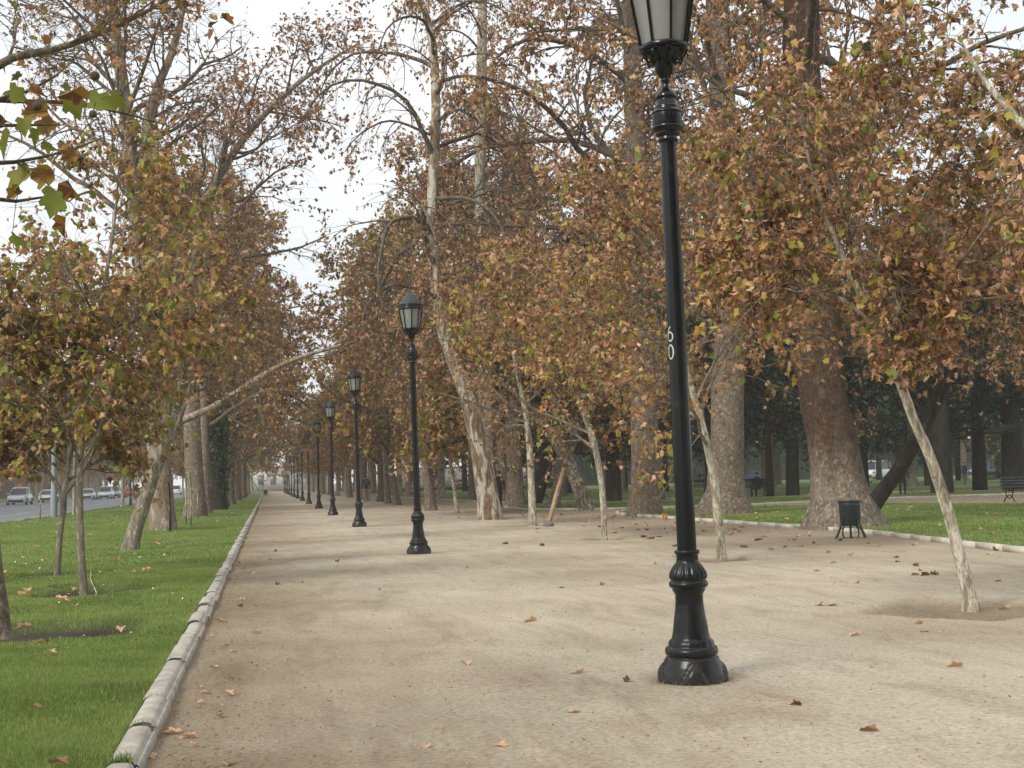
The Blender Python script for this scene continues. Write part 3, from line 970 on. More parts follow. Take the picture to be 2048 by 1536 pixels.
# painted number 60 on the nearest pole, wrapped round the shaft
def digit(acc, strokes, z0, w, h, r, az0, sw):
    for st, closed in strokes:
        P = np.array(st, float)
        if closed: P = np.vstack([P, P[:1]])
        T = np.gradient(P, axis=0); 
        if closed: T[0] = T[-1] = P[1] - P[-2]
        T = T/np.linalg.norm(T*np.array([w, h]), axis=1, keepdims=True)
        N = np.stack([-T[:, 1]*h, T[:, 0]*w], 1)
        L = np.stack([P[:, 0]*w + N[:, 0]*sw/2, P[:, 1]*h + N[:, 1]*sw/2], 1); Rr = np.stack([P[:, 0]*w - N[:, 0]*sw/2, P[:, 1]*h - N[:, 1]*sw/2], 1)
        V = []
        for q in np.concatenate([L, Rr]):
            t = az0 + q[0]/r
            V.append((r*math.cos(t), r*math.sin(t), z0 + q[1]))
        n = len(P); acc.add(V, [[i, i+1, n+i+1, n+i] for i in range(n-1)])
tt = np.linspace(0, 2*PI, 28, endpoint=False)
zero = [(np.stack([.5*np.cos(tt), .5*np.sin(tt)], 1), True)]
t2 = np.linspace(0, 1, 14)
six = [(np.stack([.5*np.cos(tt), -.2 + .32*np.sin(tt)], 1), True), (np.stack([-.5 + .62*t2**2.0, -.2 + .72*t2**.8], 1), False)]
a = Acc(); rr = .0568*S + .0012
azc = math.atan2(-7.9, -2.59) - math.radians(47)
digit(a, six, 2.19, .042, .088, rr, azc, .009); digit(a, zero, 2.075, .042, .088, rr, azc, .009)
link('number', a.mesh('number'), M['white_paint'], [c for c in lamps[0].children if c.name.startswith('pole')][0])
lamps[0].rotation_euler.z = 0

# ================================================================== TREES
def hero(name, label, pts, y, style, bark, pal, seed, top=None, **kw):
    P, R = px_trunk(pts, y, top)
    return tree(name, label, (P[0][0], P[0][1], 0), P, R, style, bark, pal, seed, **kw)

YR = 'young planes planted along the right of the path'
LR = 'planes in the grass strip along the road'
# --- left lawn
P0 = [(-16, 1287, 36), (-24, 1170, 30), (-40, 1000, 27), (-62, 760, 24), (-74, 460, 21), (-70, 200, 18)]
limbA = ([at(a, b_, 12.5) for a, b_ in ((-70, 235), (-30, 150), (0, 108), (60, 110), (130, 97), (205, 62), (290, 28), (360, -20))], [.05, .046, .042, .038, .033, .027, .02, .012])
hero('plane_tree', 'grey leaning trunk cut by the left picture edge beside a dark soil hollow', P0, 12.03, 'young', 'bark_big', 'mixed', 101, top=3.0, lod=0, extra=[limbA], leafy=.08, size=.085, t1lo=.62, group=LR, lens=.7, lmul=.45)
# overhanging tree just beside the camera: its branch tips hang into the picture
b0 = np.array([-3.0, 4.3, 0])
tip = lambda a, b_, y: at(a, b_, y)
tree('plane_tree', 'near plane whose twigs with big green and rust leaves hang into the upper left corner', b0,
     [b0, b0+[.05, .05, 1.2], b0+[.1, 0, 2.4], b0+[.05, .1, 3.6], b0+[0, 0, 5.0], b0+[-.1, .1, 6.2]], [.075, .068, .06, .05, .035, .012], 'young', 'bark_young', 'mixed', 102, lod=0, group=LR,
     lmul=.45, avoid=lambda P1: (P1[:, :, 0] < -.215*P1[:, :, 1] - 1.5).all(1), leafy=.7)
def near_spray(root_loc, parent, seed):
    """leafy twigs of the overhanging tree, each leaf set on a twig"""
    rng = np.random.default_rng(seed)
    br, cr = Acc(), Acc()
    start = np.array([-2.95, 4.35, 3.0])
    for pts, y, lv in ((((-60, 215), (0, 205), (60, 190), (110, 160), (150, 120)), 5.6, [(20, 180, 0, .5, .15), (62, 178, 1, .5, .1), (140, 185, 0, 1.2, .19), (160, 170, 1, 2.3, .17)]),
                       (((-60, 212), (40, 200), (120, 198), (190, 205), (235, 225), (330, 250)), 5.7, [(95, 222, 1, 2.9, .19), (180, 204, 0, .2, .19), (225, 190, 0, -.4, .13), (105, 240, 1, 2.4, .16), (70, 232, 0, 2.6, .08)]),
                       (((-60, 262), (0, 250), (70, 248), (125, 250)), 5.4, [(10, 240, 1, 2.6, .17), (20, 266, 0, 1.6, .18), (48, 238, 0, .8, .12), (75, 260, 0, 1.9, .10)]),
                       (((-60, 350), (0, 325), (50, 320), (100, 318), (150, 300), (210, 275)), 5.5, [(60, 345, 0, 2.6, .21), (105, 340, 1, 2.7, .20), (135, 362, 1, 1.2, .15), (112, 382, 0, 1.7, .19), (122, 402, 0, 2.8, .13), (150, 305, 1, 2.4, .12), (88, 285, 0, .8, .1)]),
                       (((-60, 400), (0, 405), (60, 415), (105, 400), (130, 375)), 5.6, [(130, 435, 1, 1.8, .14), (40, 380, 1, 2.9, .11), (25, 470, 0, .7, .12)]),
                       (((-60, 690), (0, 700), (30, 715)), 6.0, [(8, 730, 0, 2.6, .12)])):
        P = [start + (at(*pts[0], y) - start)*.0, start*.5 + at(*pts[0], y)*.5 + [0, 0, .12]] + [at(a, b_, y + .1*i) for i, (a, b_) in enumerate(pts)]
        Pr, Rr = resample(P, np.linspace(.016, .0028, len(P)), 18)
        V, Q = tubes(Pr[None], Rr[None], 6); br.add(V, Q)
        pp = np.array(P[2:])
        for (lx, ly, brown, ang, sz) in lv:
            pos = at(lx, ly, y + rng.uniform(-.05, .25))
            q = Pr[np.argmin(np.linalg.norm(Pr - pos, axis=1))]
            V, Q = tubes(np.stack([q, (q+pos)/2 + [0, 0, .012], pos])[None], np.array([[.0018, .0015, .0012]]), 4); br.add(V, Q)
            ax = nrm(np.cos(ang)*_right*1. + np.array([0, 0, -abs(math.sin(ang))]) + rng.normal(size=3)*.25)
            # broad side roughly to the open side of the crown
            n = 1
            P2, T = leaf_template(0)
            x = nrm(np.cross(ax, -_fwd + rng.normal(size=3)*.45)); nz = np.cross(x, ax)
            sz = sz*.64; cu = rng.uniform(.5, 1.2)*(1.0 if brown else .45)
            px_, py_ = P2[:, 0], P2[:, 1]
            zz = cu*np.abs(px_)*1.1 - .3*cu*py_*py_
            Vl = pos + sz*(px_[:, None]*(1-.3*cu)*x + (py_[:, None])*ax + zz[:, None]*nz)
            t = rng.uniform(.08, .3) if brown else rng.uniform(.83, .92)
            tv = np.full(len(T), t)
            if brown: tv = np.where(rng.random(len(T)) < .45, rng.uniform(.62, .74, len(T)), tv)
            cr.add(Vl, T, tv)
        for s_ in range(3):   # seed balls hang from the twigs
            pass
    for (lx, ly, r) in ((75, 212, .021), (190, 152, .021), (186, 228, .017)):
        c = at(lx, ly, 5.6)
        th = np.linspace(0, PI, 7)
        br.lathe([(max(r*math.sin(t), .0005), -r*math.cos(t)) for t in th], 10, None, c)
        q = c + np.array([.01, .0, .05]); V, Q = tubes(np.stack([c, (c+q)/2, q])[None], np.full((1, 3), .0015), 4); br.add(V, Q)
    link('twigs', br.mesh('twigs', True, root_loc), M['twig'], parent)
    link('foliage', cr.mesh('foliage', False, root_loc), M['leaf'], parent)
near_tree = [o for o in COL.objects if o.get('label', '').startswith('near plane whose')][0]
near_spray(b0, near_tree, 7)

hero('plane_tree', 'thin young plane forking low into three, left of its straighter twin',
     [(114, 1158, 6.3), (119, 1080, 5.5), (126, 1010, 5.9), (128, 985, 5.9), (136, 930, 4.6), (148, 860, 4.2), (150, 760, 3.4), (140, 640, 2.5), (130, 540, 1.7)], 20.3, 'young', 'bark_grey', 'olive', 103, lod=0, group=LR, leafy=.48, clump=.6, t1lo=.30, lens=.6, size=.082,
     extra=[([at(a, b_, 20.3) for a, b_ in ((128, 988), (110, 965), (85, 925), (55, 890), (20, 850))], [.036, .03, .024, .018, .01]),
            ([at(a, b_, 20.3) for a, b_ in ((128, 988), (150, 965), (180, 920), (205, 860), (225, 790))], [.036, .03, .024, .018, .01])])
hero('plane_tree', 'slim young plane with a single straight stem in a soil ring on the left lawn',
     [(168, 1192, 7.6), (161, 1080, 6.7), (158, 980, 6.3), (162, 890, 5.9), (170, 790, 5.5), (184, 690, 5.0), (202, 600, 4.2), (222, 490, 3.4), (232, 410, 2.5), (238, 330, 1.7)], 16.97, 'young', 'bark_grey', 'olive', 104, lod=0, group=LR, flare=.6, leafy=.45, clump=.62, t1lo=.28, lens=.62, size=.082,
     extra=[([at(a, b_, 16.9) for a, b_ in ((168, 800), (130, 780), (80, 730), (30, 700), (-20, 660))], [.024, .022, .018, .014, .008]),
            ([at(a, b_, 16.9) for a, b_ in ((160, 930), (195, 880), (215, 800), (235, 720), (270, 650), (330, 610))], [.016, .015, .013, .011, .008, .005])])
hero('plane_tree', 'pale bare trunk leaning right in the left lawn, in front of the big straight one',
     [(258, 1106, 15), (270, 1060, 14), (284, 1010, 13.5), (302, 960, 12.5), (322, 912, 11), (343, 860, 9.5), (362, 790, 8), (376, 710, 6.5), (384, 620, 5), (388, 520, 3), (390, 440, 2)], 27.7, 'young', 'bark_grey', 'mixed', 105, lod=1, group=LR, leafy=.6, t1lo=.34, lens=.55, clump=.8,
     extra=[([at(a, b_, 27.7) for a, b_ in ((325, 908), (335, 820), (350, 720), (345, 600), (365, 470))], [.10, .08, .065, .045, .02]),
            ([at(a, b_, 27.7) for a, b_ in ((345, 880), (390, 740), (440, 640), (470, 540))], [.07, .05, .04, .02])])
hero('plane_tree', 'big straight trunk in the left lawn, forked bare top, one long limb over the path',
     [(326, 1066, 25), (322, 1000, 22.5), (317, 930, 21), (308, 800, 19), (295, 650, 17.5), (278, 480, 16), (262, 320, 14.5), (250, 200, 13), (236, 90, 11), (222, 0, 9), (212, -110, 7)], 39.3, 'bare', 'bark_peel', 'dull', 106, lod=1, group=LR, flare=.45, top=2, leafy=.65, t1lo=.42, lens=.8,
     extra=[([at(a, b_, 39.3) for a, b_ in ((312, 700), (308, 560), (300, 440), (288, 300), (283, 215), (312, 168), (342, 128), (356, 78), (368, 0), (372, -60))], [.21, .2, .19, .18, .16, .13, .115, .10, .07, .04]),
            ([at(a, b_, 38.6) for a, b_ in ((312, 862), (345, 848), (388, 832), (450, 806), (485, 775), (520, 750), (560, 728), (605, 708), (650, 698), (692, 690), (745, 668))], [.125, .115, .105, .095, .088, .08, .072, .062, .05, .036, .02])])
hero('plane_tree', 'mottled trunk behind the big straight one, its top limb slanting right into open sky',
     [(391, 1037, 20), (389, 980, 18), (386, 900, 17), (382, 760, 15), (378, 600, 13), (384, 490, 11), (402, 415, 9.5), (450, 325, 8), (520, 235, 6.5), (588, 170, 5), (650, 126, 3.6), (715, 88, 2)], 56.3, 'bare', 'bark_big', 'dull', 107, lod=2, group=LR, leafy=.85, t1lo=.40, lens=.72, size=.2)
hero('plane_tree', 'slender trunk squeezed between the mottled one and the ivy covered one',
     [(412, 1030, 11), (410, 960, 10), (408, 880, 9), (404, 700, 8), (398, 520, 6)], 62.7, 'big', 'bark_big', 'rust', 108, lod=2, group=LR, top=4, size=.22, lens=.7, leafy=.8)
ivy_root = hero('plane_tree', 'dark trunk wrapped in glossy green ivy in the left row',
     [(438, 1023, 15), (436, 960, 13), (434, 880, 12), (430, 700, 10), (425, 520, 8)], 70.6, 'big', 'bark_dark', 'rust', 109, lod=2, group=LR, top=4, size=.22, lens=.7, leafy=.8)
rg = np.random.default_rng(3)
zz = np.r_[rg.uniform(2.2, 5.0, 900), rg.uniform(.9, 2.4, 200)]; aa = rg.uniform(0, 2*PI, 1100); r_ = .33 + np.abs(rg.normal(size=1100))*.22
ax_, ay_ = gp(437, 1022)[:2]
pos = np.stack([ax_ + np.cos(aa)*r_, ay_ + np.sin(aa)*r_, zz], 1)
ic = Acc(); ic.add(*leaves_arrays(pos, rg.normal(size=(1100, 3)) + [0, 0, -.6], rg.uniform(.12, .22, 1100), rg.random(1100), 1, rg))
o = link('ivy', ic.mesh('ivy', False, (ax_, ay_, 0)), M['ivy'], None, (ax_, ay_, 0)); tag(o, 'dark green ivy climbing round a trunk in the left row', 'ivy')
del o

sp_ = [gp(182, 1140, .16), gp(181, 1158, .1), gp(187, 1172, .1), gp(193, 1185, .08), gp(191, 1196, .06)]
a_ = Acc(); a_.tube(sp_, .006, 5)
tag(link('dry_stem', a_.mesh('dry_stem', True, sp_[-1]), M['bark_cream'], None, sp_[-1]), 'thin pale curved dry stem standing in the grass right of a slim young plane', 'stem')
# --- right side, young row
hero('plane_tree', 'nearest young plane on the right, white peeling trunk leaning left from a soil ring',
     [(1942, 1213, 15.1), (1927, 1140, 13.4), (1907, 1065, 12.3), (1886, 985, 12.3), (1859, 910, 11.2), (1831, 850, 10.6), (1802, 770, 9.5), (1776, 705, 9.0), (1752, 650, 7.8), (1726, 600, 6.7), (1690, 520, 5.6), (1650, 430, 4.5), (1620, 330, 3.4), (1600, 240, 2.2)], 11.29, 'young', 'bark_cream', 'rust', 201, lod=0, group=YR, leafy=.72, t1lo=.48, lens=.64, clump=.66, size=.063,
     extra=[([at(a, b_, 11.3) for a, b_ in ((1745, 640), (1800, 562), (1838, 500), (1868, 420), (1905, 330), (1950, 250), (1990, 190))], [.03, .027, .024, .02, .016, .012, .006]),
            ([at(a, b_, 11.0) for a, b_ in ((1750, 648), (1700, 610), (1640, 560), (1560, 520), (1480, 500))], [.020, .018, .015, .011, .007]),
            ([at(a, b_, 10.6) for a, b_ in ((1745, 590), (1770, 570), (1790, 590), (1800, 620))], [.009, .008, .006, .004])])
b0 = np.array([7.2, 3.9, 0])
tree('plane_tree', 'plane past the right picture edge, pale limb and orange leaves in the upper right corner', b0,
     [b0, b0+[0, .1, 1.3], b0+[-.1, .2, 2.6], b0+[-.1, .4, 3.8], b0+[-.1, .6, 5.2], b0+[0, .6, 6.6]], [.09, .08, .07, .06, .04, .012], 'young', 'bark_young', 'rust', 202, lod=0, group=YR, leafy=.35, size=.08,
     extra=[([b0+[-.1, .3, 3.0]] + [at(a, b_, y_) for a, b_, y_ in ((2110, 330, 9.), (2048, 270, 9.3), (2000, 215, 9.5), (1960, 170, 9.7), (1925, 90, 9.9))], [.05, .05, .04, .032, .024, .012])], lens=.75)
hero('plane_tree', 'slim young plane right behind the pole numbered 60, pale crooked stem',
     [(1444, 1119, 9.5), (1437, 1040, 9), (1428, 960, 8.5), (1413, 885, 8), (1399, 830, 7.5), (1382, 775, 6.5), (1362, 700, 5.5), (1350, 600, 4.5), (1342, 490, 3.5), (1335, 390, 2.5)], 18.97, 'young', 'bark_young', 'rust', 203, lod=0, group=YR, leafy=.85, clump=.6, size=.08, t1lo=.30, lens=.9)
hero('plane_tree', 'thinnest young plane with a wavy stem, standing alone in the middle of the dirt',
     [(1209, 1078, 5.5), (1206, 1010, 6), (1201, 955, 6), (1192, 905, 6.5), (1182, 868, 6), (1168, 828, 5), (1152, 785, 5), (1130, 735, 4), (1108, 660, 3.2), (1090, 570, 2.2)], 26.57, 'young', 'bark_young', 'mixed', 204, lod=1, group=YR, leafy=.9, t1lo=.34, lens=.95)
hero('plane_tree', 'young plane with a straight tan stem beside a leaning wooden stake',
     [(1066, 1051, 8), (1063, 980, 7), (1060, 920, 7), (1057, 870, 6), (1046, 800, 5), (1030, 720, 4), (1012, 630, 3), (1000, 540, 2)], 35.6, 'young', 'bark_young', 'brown', 205, lod=1, group=YR, leafy=.95, t1lo=.36, lens=1.1)
hero('plane_tree', 'tall plane with peeling white and orange trunk bent to the left, on the dirt',
     [(981, 1039, 23), (974, 990, 22), (965, 930, 21), (952, 860, 18), (936, 795, 16), (914, 745, 14.5), (892, 700, 13.5), (876, 630, 12.5), (867, 560, 11.5), (861, 470, 11), (866, 330, 10.5), (872, 200, 9.5), (868, 90, 8.5), (850, 10, 6.5), (815, -60, 5)], 42.25, 'droop', 'bark_white', 'brown', 206, lod=1, top=2, flare=.5, leafy=.95, t1lo=.30, lens=1.3)
hero('plane_tree', 'tall straight pale plane just behind the bent white and orange one',
     [(973, 1027, 16), (972, 940, 15), (968, 800, 14), (966, 620, 13), (962, 440, 12.5), (962, 240, 12), (966, 80, 10.5), (966, -40, 9)], 48.5, 'droop', 'bark_young', 'brown', 207, lod=1, top=2, leafy=1.0, t1lo=.30, lens=.9)
hero('plane_tree', 'small yellow leaved young plane with a thin white stem beyond the second lamp',
     [(915, 1026, 4.5), (908, 975, 4), (901, 940, 4), (898, 900, 3), (900, 850, 2), (903, 810, 1.2)], 52, 'young', 'bark_young', 'yellow', 208, lod=2, group=YR, leafy=1.0, t1lo=.45, lens=.62, size=.2)
hero('plane_tree', 'leaning brown trunk just right of the second lamp foot',
     [(863, 1022, 11), (856, 970, 9), (848, 910, 8), (838, 850, 7), (832, 760, 5.5), (828, 660, 4)], 56.9, 'big', 'bark_big', 'rust', 209, lod=2, group=YR, leafy=1.0, t1lo=.16, lens=.60, size=.18, top=8)
hero('plane_tree', 'short double trunk between second and third lamps, the nearer stem',
     [(795, 1011, 7.5), (787, 965, 6.5), (778, 915, 6), (770, 850, 5), (765, 760, 4)], 72.7, 'big', 'bark_big', 'olive', 210, lod=2, group=YR, leafy=1.0, t1lo=.18, lens=.62, size=.2, top=8)
hero('plane_tree', 'short double trunk between second and third lamps, the farther stem',
     [(776, 1007, 6.5), (772, 960, 5.5), (768, 900, 5), (770, 830, 4), (766, 740, 3)], 78.8, 'big', 'bark_big', 'mixed', 211, lod=2, group=YR, leafy=1.0, t1lo=.18, lens=.62, size=.2, top=9)

# --- right side, old planes at the lawn edge
OR = 'old planes along the park lawn'
hero('old_plane_tree', 'broadest old plane with a flared foot and dark stained bark, behind the green bin',
     [(1686, 1060, 62), (1677, 1020, 57), (1670, 960, 54), (1662, 900, 52), (1654, 800, 49), (1645, 700, 48), (1637, 600, 46), (1630, 450, 44), (1622, 300, 42), (1612, 150, 40), (1605, 0, 38), (1598, -150, 33)], 27.1, 'big', 'bark_oldest', 'brown', 301, lod=1, group=OR, top=5, flare=1.5, t1lo=.24, leafy=.8)
hero('dark_leaning_tree', 'dark trunk leaning right out from behind the broadest old plane',
     [(1722, 1026, 19.2), (1745, 1005, 17.8), (1790, 950, 15.5), (1840, 870, 14.1), (1890, 770, 11.8), (1930, 660, 8.9), (1960, 560, 5.9)], 29.8, 'big', 'bark_dark', 'brown', 302, lod=1, top=1.5, t1lo=.5, lens=.6, leafy=.7)
hero('old_plane_tree', 'grey mottled old plane with flared foot, just right of the numbered pole',
     [(1449, 1034, 42), (1450, 1000, 38), (1451, 950, 36), (1453, 880, 35), (1455, 800, 34), (1456, 700, 33), (1452, 500, 31), (1444, 300, 28), (1436, 100, 25), (1430, -40, 22)], 37.8, 'big', 'bark_big', 'brown', 303, lod=1, group=OR, top=5, flare=1.5, t1lo=.26)
hero('old_plane_tree', 'straight grey brown old plane at the tip of the lawn, left of the numbered pole',
     [(1292, 1034, 32), (1292, 980, 30), (1290, 900, 29), (1288, 815, 28), (1286, 700, 27), (1280, 500, 25), (1272, 300, 22), (1262, 100, 18), (1256, -40, 15)], 40.2, 'big', 'bark_big', 'brown', 304, lod=1, group=OR, top=5, flare=.7, t1lo=.26)
hero('old_plane_tree', 'mottled plane leaning left on the second lawn, patches of black and cream bark',
     [(1174, 1021, 15), (1156, 972, 15), (1136, 922, 14), (1114, 882, 13), (1085, 850, 12), (1050, 810, 10), (1010, 740, 8), (990, 650, 6)], 49.7, 'big', 'bark_mottle', 'rust', 305, lod=2, group=OR, top=2, t1lo=.42, lens=.6, size=.2)
hero('old_plane_tree', 'brown trunk leaning right behind the wooden stake, crossing the mottled plane',
     [(1106, 1021, 14), (1116, 980, 13), (1130, 930, 12), (1150, 870, 11), (1172, 800, 10), (1190, 680, 8)], 51.5, 'big', 'bark_big', 'rust', 306, lod=2, group=OR, top=2, t1lo=.42, lens=.6, size=.2)
hero('old_plane_tree', 'trunk ringed with scars like a palm, right of the man in black',
     [(1032, 1014, 19), (1030, 970, 17), (1027, 900, 16), (1022, 800, 15), (1018, 600, 13), (1012, 400, 11)], 59.8, 'big', 'bark_big', 'brown', 307, lod=2, group=OR, top=4, t1lo=.3, size=.2)

# --- generic trees that stand farther off: built once, then copied
def generic(name, label, h, r0, style, bark, pal, seed, **kw):
    rng = np.random.default_rng(seed)
    z = np.linspace(0, h, 7)
    P = [np.array([rng.normal()*.02*q, rng.normal()*.02*q, q]) for q in z]; P[0] = np.zeros(3)
    R = r0*np.array([1, .86, .76, .64, .5, .34, .12])
    return tree(name, label, (0, 0, 0), P, R, style, bark, pal, seed, lod=2, **kw)


GEN = [generic('plane_tree', 'x', 17, .36, 'big', 'bark_big', 'rust', 401, size=.24, t1lo=.2, leafy=.8, lens=.85),
       generic('plane_tree', 'x', 19, .40, 'big', 'bark_big', 'mixed', 402, size=.24, t1lo=.2, leafy=.8, lens=.8),
       generic('plane_tree', 'x', 18, .38, 'big', 'bark_big', 'dull', 403, size=.24, t1lo=.22, leafy=.75, lens=.9),
       generic('plane_tree', 'x', 16, .34, 'big', 'bark_young', 'olive', 406, size=.24, t1lo=.2, leafy=.85, lens=.8)]
GENY = [generic('plane_tree', 'x', 7.5, .09, 'young', 'bark_young', 'mixed', 404, size=.2, t1lo=.28, lens=.9),
        generic('plane_tree', 'x', 8.5, .11, 'young', 'bark_young', 'rust', 405, size=.2, t1lo=.28, lens=1.0)]
used = set()
def place(g, x, y, label, group, s=1.0, rz=None):
    o = g if g.name not in used else copy_tree(g)
    used.add(g.name) if o is g else None
    o.location = (x, y, 0); o.rotation_euler = (0, 0, random.uniform(0, 6.28) if rz is None else rz); o.scale = (s, s, s*random.uniform(.95, 1.08))
    o['label'] = label; o['group'] = group
    return o


for i, y in enumerate(list(np.arange(80, 150, 8.6)) + list(np.arange(152, 238, 12))):
    place(GEN[i % 4], -2.9 + random.uniform(-.35, .35), y, 'distant plane trunk of the left row, greyed by haze along the kerb', LR + ', distant', random.uniform(.85, 1.05))
for i, y in enumerate((60, 84, 101, 116, 131, 148, 168, 190)):
    place(GENY[i % 2], -9.8 + random.uniform(-.2, .2), y + 9, 'slender plane at the roadside edge of the left lawn', 'slender planes at the road edge', random.uniform(.85, 1.1))
for i, y in enumerate(np.arange(86, 240, 7.6)):
    place(GENY[i % 2] if i % 2 else GEN[(i//2) % 4], 7.0 + random.uniform(-.3, .3), y, 'distant young plane of the right row beyond the third lamp', YR + ', distant', random.uniform(.9, 1.15) if i % 2 else random.uniform(.6, .8))
for i, y in enumerate(np.arange(70, 240, 9.0)):
    place(GEN[(i+1) % 4], 12.4 + random.uniform(-.8, .8), y, 'distant old plane of the park edge row, far down the path', OR + ', distant', random.uniform(.8, 1.0))
for i, y in enumerate(np.arange(70, 330, 10)):
    place(GEN[(i+2) % 3], -31 + random.uniform(-.8, .8), y, 'big roadside plane on the far side of the traffic', 'planes beyond the road', random.uniform(.8, 1.05))
for i, y in enumerate(np.arange(112, 400, 13)):
    place(GEN[i % 4], -41 + random.uniform(-2, 2), y, 'plane in the second rank beyond the road traffic', 'planes in the second rank beyond the road', random.uniform(.8, 1.05))
for i, (x, y) in enumerate([(20, 88), (19, 110), (27, 98), (22, 135), (32, 122), (40, 100), (21, 165), (30, 150), (48, 118), (60, 105), (20, 66), (31, 78), (44, 84), (57, 78), (70, 92), (50, 62), (33, 47)]):
    place(GEN[i % 3], x, y, 'brown leaved plane standing back inside the park lawns', 'planes inside the park', random.uniform(.8, 1.05))

for i, (x, y) in enumerate([(-3.2, -9), (-2.8, -20), (-3.0, -33), (7.2, -7), (12.6, -4), (6.9, -18), (12.4, -17), (7.1, -31), (12.7, -32), (-9.8, -14), (20, -12), (1.5, -48), (-8, -46), (11, -50)]):  # unseen trees, added so the lamp paint reflects dark crowns and near ground dims
    place(GEN[i % 4], x, y, 'unseen plane added behind the viewpoint to darken reflections', 'unseen planes added behind the viewpoint', random.uniform(.75, .95))

# --- dark evergreens in the park
def evergreen(label, bx, by, Y, h, r0, crown_lo, rc, seed, lean=0.0, cedar=False):
    rng = np.random.default_rng(seed)
    base = np.array([gp(bx, by)[0]/gp(bx, by)[1]*Y, Y, 0])
    zz = np.linspace(0, h, 8)
    P = [base + np.array([lean*q + rng.normal()*.03*(q > 0), 0, q]) for q in zz]
    R = r0*np.linspace(1, .25, 8)
    root = empty('cedar' if cedar else 'evergreen_tree', base, label, 'cedar' if cedar else 'evergreen', 'dark evergreens in the park')
    Pt, Rt = resample(P, R, 20); Pt[0, 2] -= .05
    V, Q = tubes(Pt[None], Rt[None], 12)
    a = Acc(); a.add(V, Q); link('trunk', a.mesh('trunk', True, base), M['bark_dark'], root)
    b = Acc(); cr = Acc()
    if cedar:
        P1, R1, t = grow(Pt[None], Rt[None], 44, crown_lo/h, .98, 84, lambda t, L: rc*(1.05 - (t - crown_lo/h)/(1 - crown_lo/h))**.7 + .4, 8, .05, .03, -.06, rng)
        P2, R2, _ = grow(P1, R1, 12, .15, 1, 60, lambda t, L: L*.30*(1.25-t)+.3, 5, .05, 0, -.05, rng, flat=.92, rmin=.008)
        P3, R3, _ = grow(P2, R2, 6, .1, 1, 55, lambda t, L: L*.4 + .12, 4, .08, 0, 0, rng, flat=.85, rmin=.006)
        per, sz, lod, mt = 7, .16, 2, 'cedar'
    else:
        P1, R1, t = grow(Pt[None], Rt[None], 26, crown_lo/h, .98, 66, lambda t, L: rc*(1.05 - (t - crown_lo/h)/(1 - crown_lo/h))**.45 + .5, 8, .12, .06, -.1, rng)
        P2, R2, _ = grow(P1, R1, 8, .2, 1, 52, lambda t, L: L*.4*(1.2-t)+.4, 6, .16, .0, -.08, rng, rmin=.01)
        P3, R3, _ = grow(P2, R2, 6, .15, 1, 52, lambda t, L: L*.42 + .25, 4, .2, 0, -.06, rng, rmin=.008)
        per, sz, lod, mt = 14, .26, 2, 'evergreen'
    for PP, RR, sd_ in ((P1, R1, 5), (P2, R2, 4)):
        V, Q = tubes(PP, RR, sd_); b.add(V, Q)
    B, N, _ = P3.shape
    pi = np.repeat(np.arange(B), per); tt = rng.random(B*per)*(N-1.001); i = tt.astype(int); w = (tt-i)[:, None]
    pos = P3[pi, i]*(1-w) + P3[pi, i+1]*w + rng.normal(size=(B*per, 3))*(.03 if cedar else .1)
    ax = nrm(P3[pi, -1] - P3[pi, 0])*(.9 if cedar else .3) + rng.normal(size=(B*per, 3))*(.35 if cedar else .8)*np.array([1, 1, .35 if cedar else 1])
    cl = np.repeat(rng.random(B), per)
    cr.add(*leaves_arrays(pos, ax, sz*rng.uniform(.7, 1.3, B*per), np.clip(.25 + .5*cl*rng.random(B*per) + rng.normal(size=B*per)*.12, 0, 1), lod, rng))
    link('branches', b.mesh('branches', True, base), M['bark_dark'], root)
    link('crown', cr.mesh('crown', False, base), M[mt], root)
    return root


evergreen('dark evergreen with a straight black trunk left of the straight old plane', 1228, 996, 62, 13, .42, 2.9, 5.0, 501)
evergreen('evergreen with a slender black trunk beside the bench sitter', 1541, 996, 66, 11, .22, 3.2, 4.6, 502)
evergreen('evergreen with a forked looking black trunk between the two old planes', 1586, 994, 66.5, 12, .38, 3.0, 5.0, 503, .05)
evergreen('evergreen with a thick black trunk behind the white leaning young plane', 1885, 990, 58, 13, .55, 3.2, 5.4, 504)
evergreen('evergreen with a thick black trunk behind the right edge bench', 2030, 985, 60, 13, .6, 3.4, 5.6, 505)
evergreen('evergreen whose black trunk leans right, seen left of the wooden stake', 1068, 990, 66, 12, .40, 3.0, 4.6, 506, .35)
evergreen('blue green cedar with flat tiered boughs at the right of the park', 1960, 978, 64, 15, .40, 2.6, 7.2, 507, 0, True)
for i, (bx, Y, h) in enumerate(((1330, 95, 13), (1250, 122, 13), (1370, 130, 13), (1550, 120, 13), (1690, 130, 14), (1760, 140, 14), (1920, 110, 14), (2000, 118, 14), (2150, 70, 13), (1450, 140, 13), (1420, 84, 12), (1480, 112, 14), (1630, 92, 13), (1730, 88, 13), (1800, 104, 14), (1140, 100, 12), (1860, 84, 13), (2080, 92, 14), (1010, 118, 12), (930, 140, 12))):
    evergreen('background evergreen closing the view across the park lawns', bx, 985, Y, h, .34, 2.5, 5.8, 520 + i)
print('LEAVES', LEAFCOUNT[0])

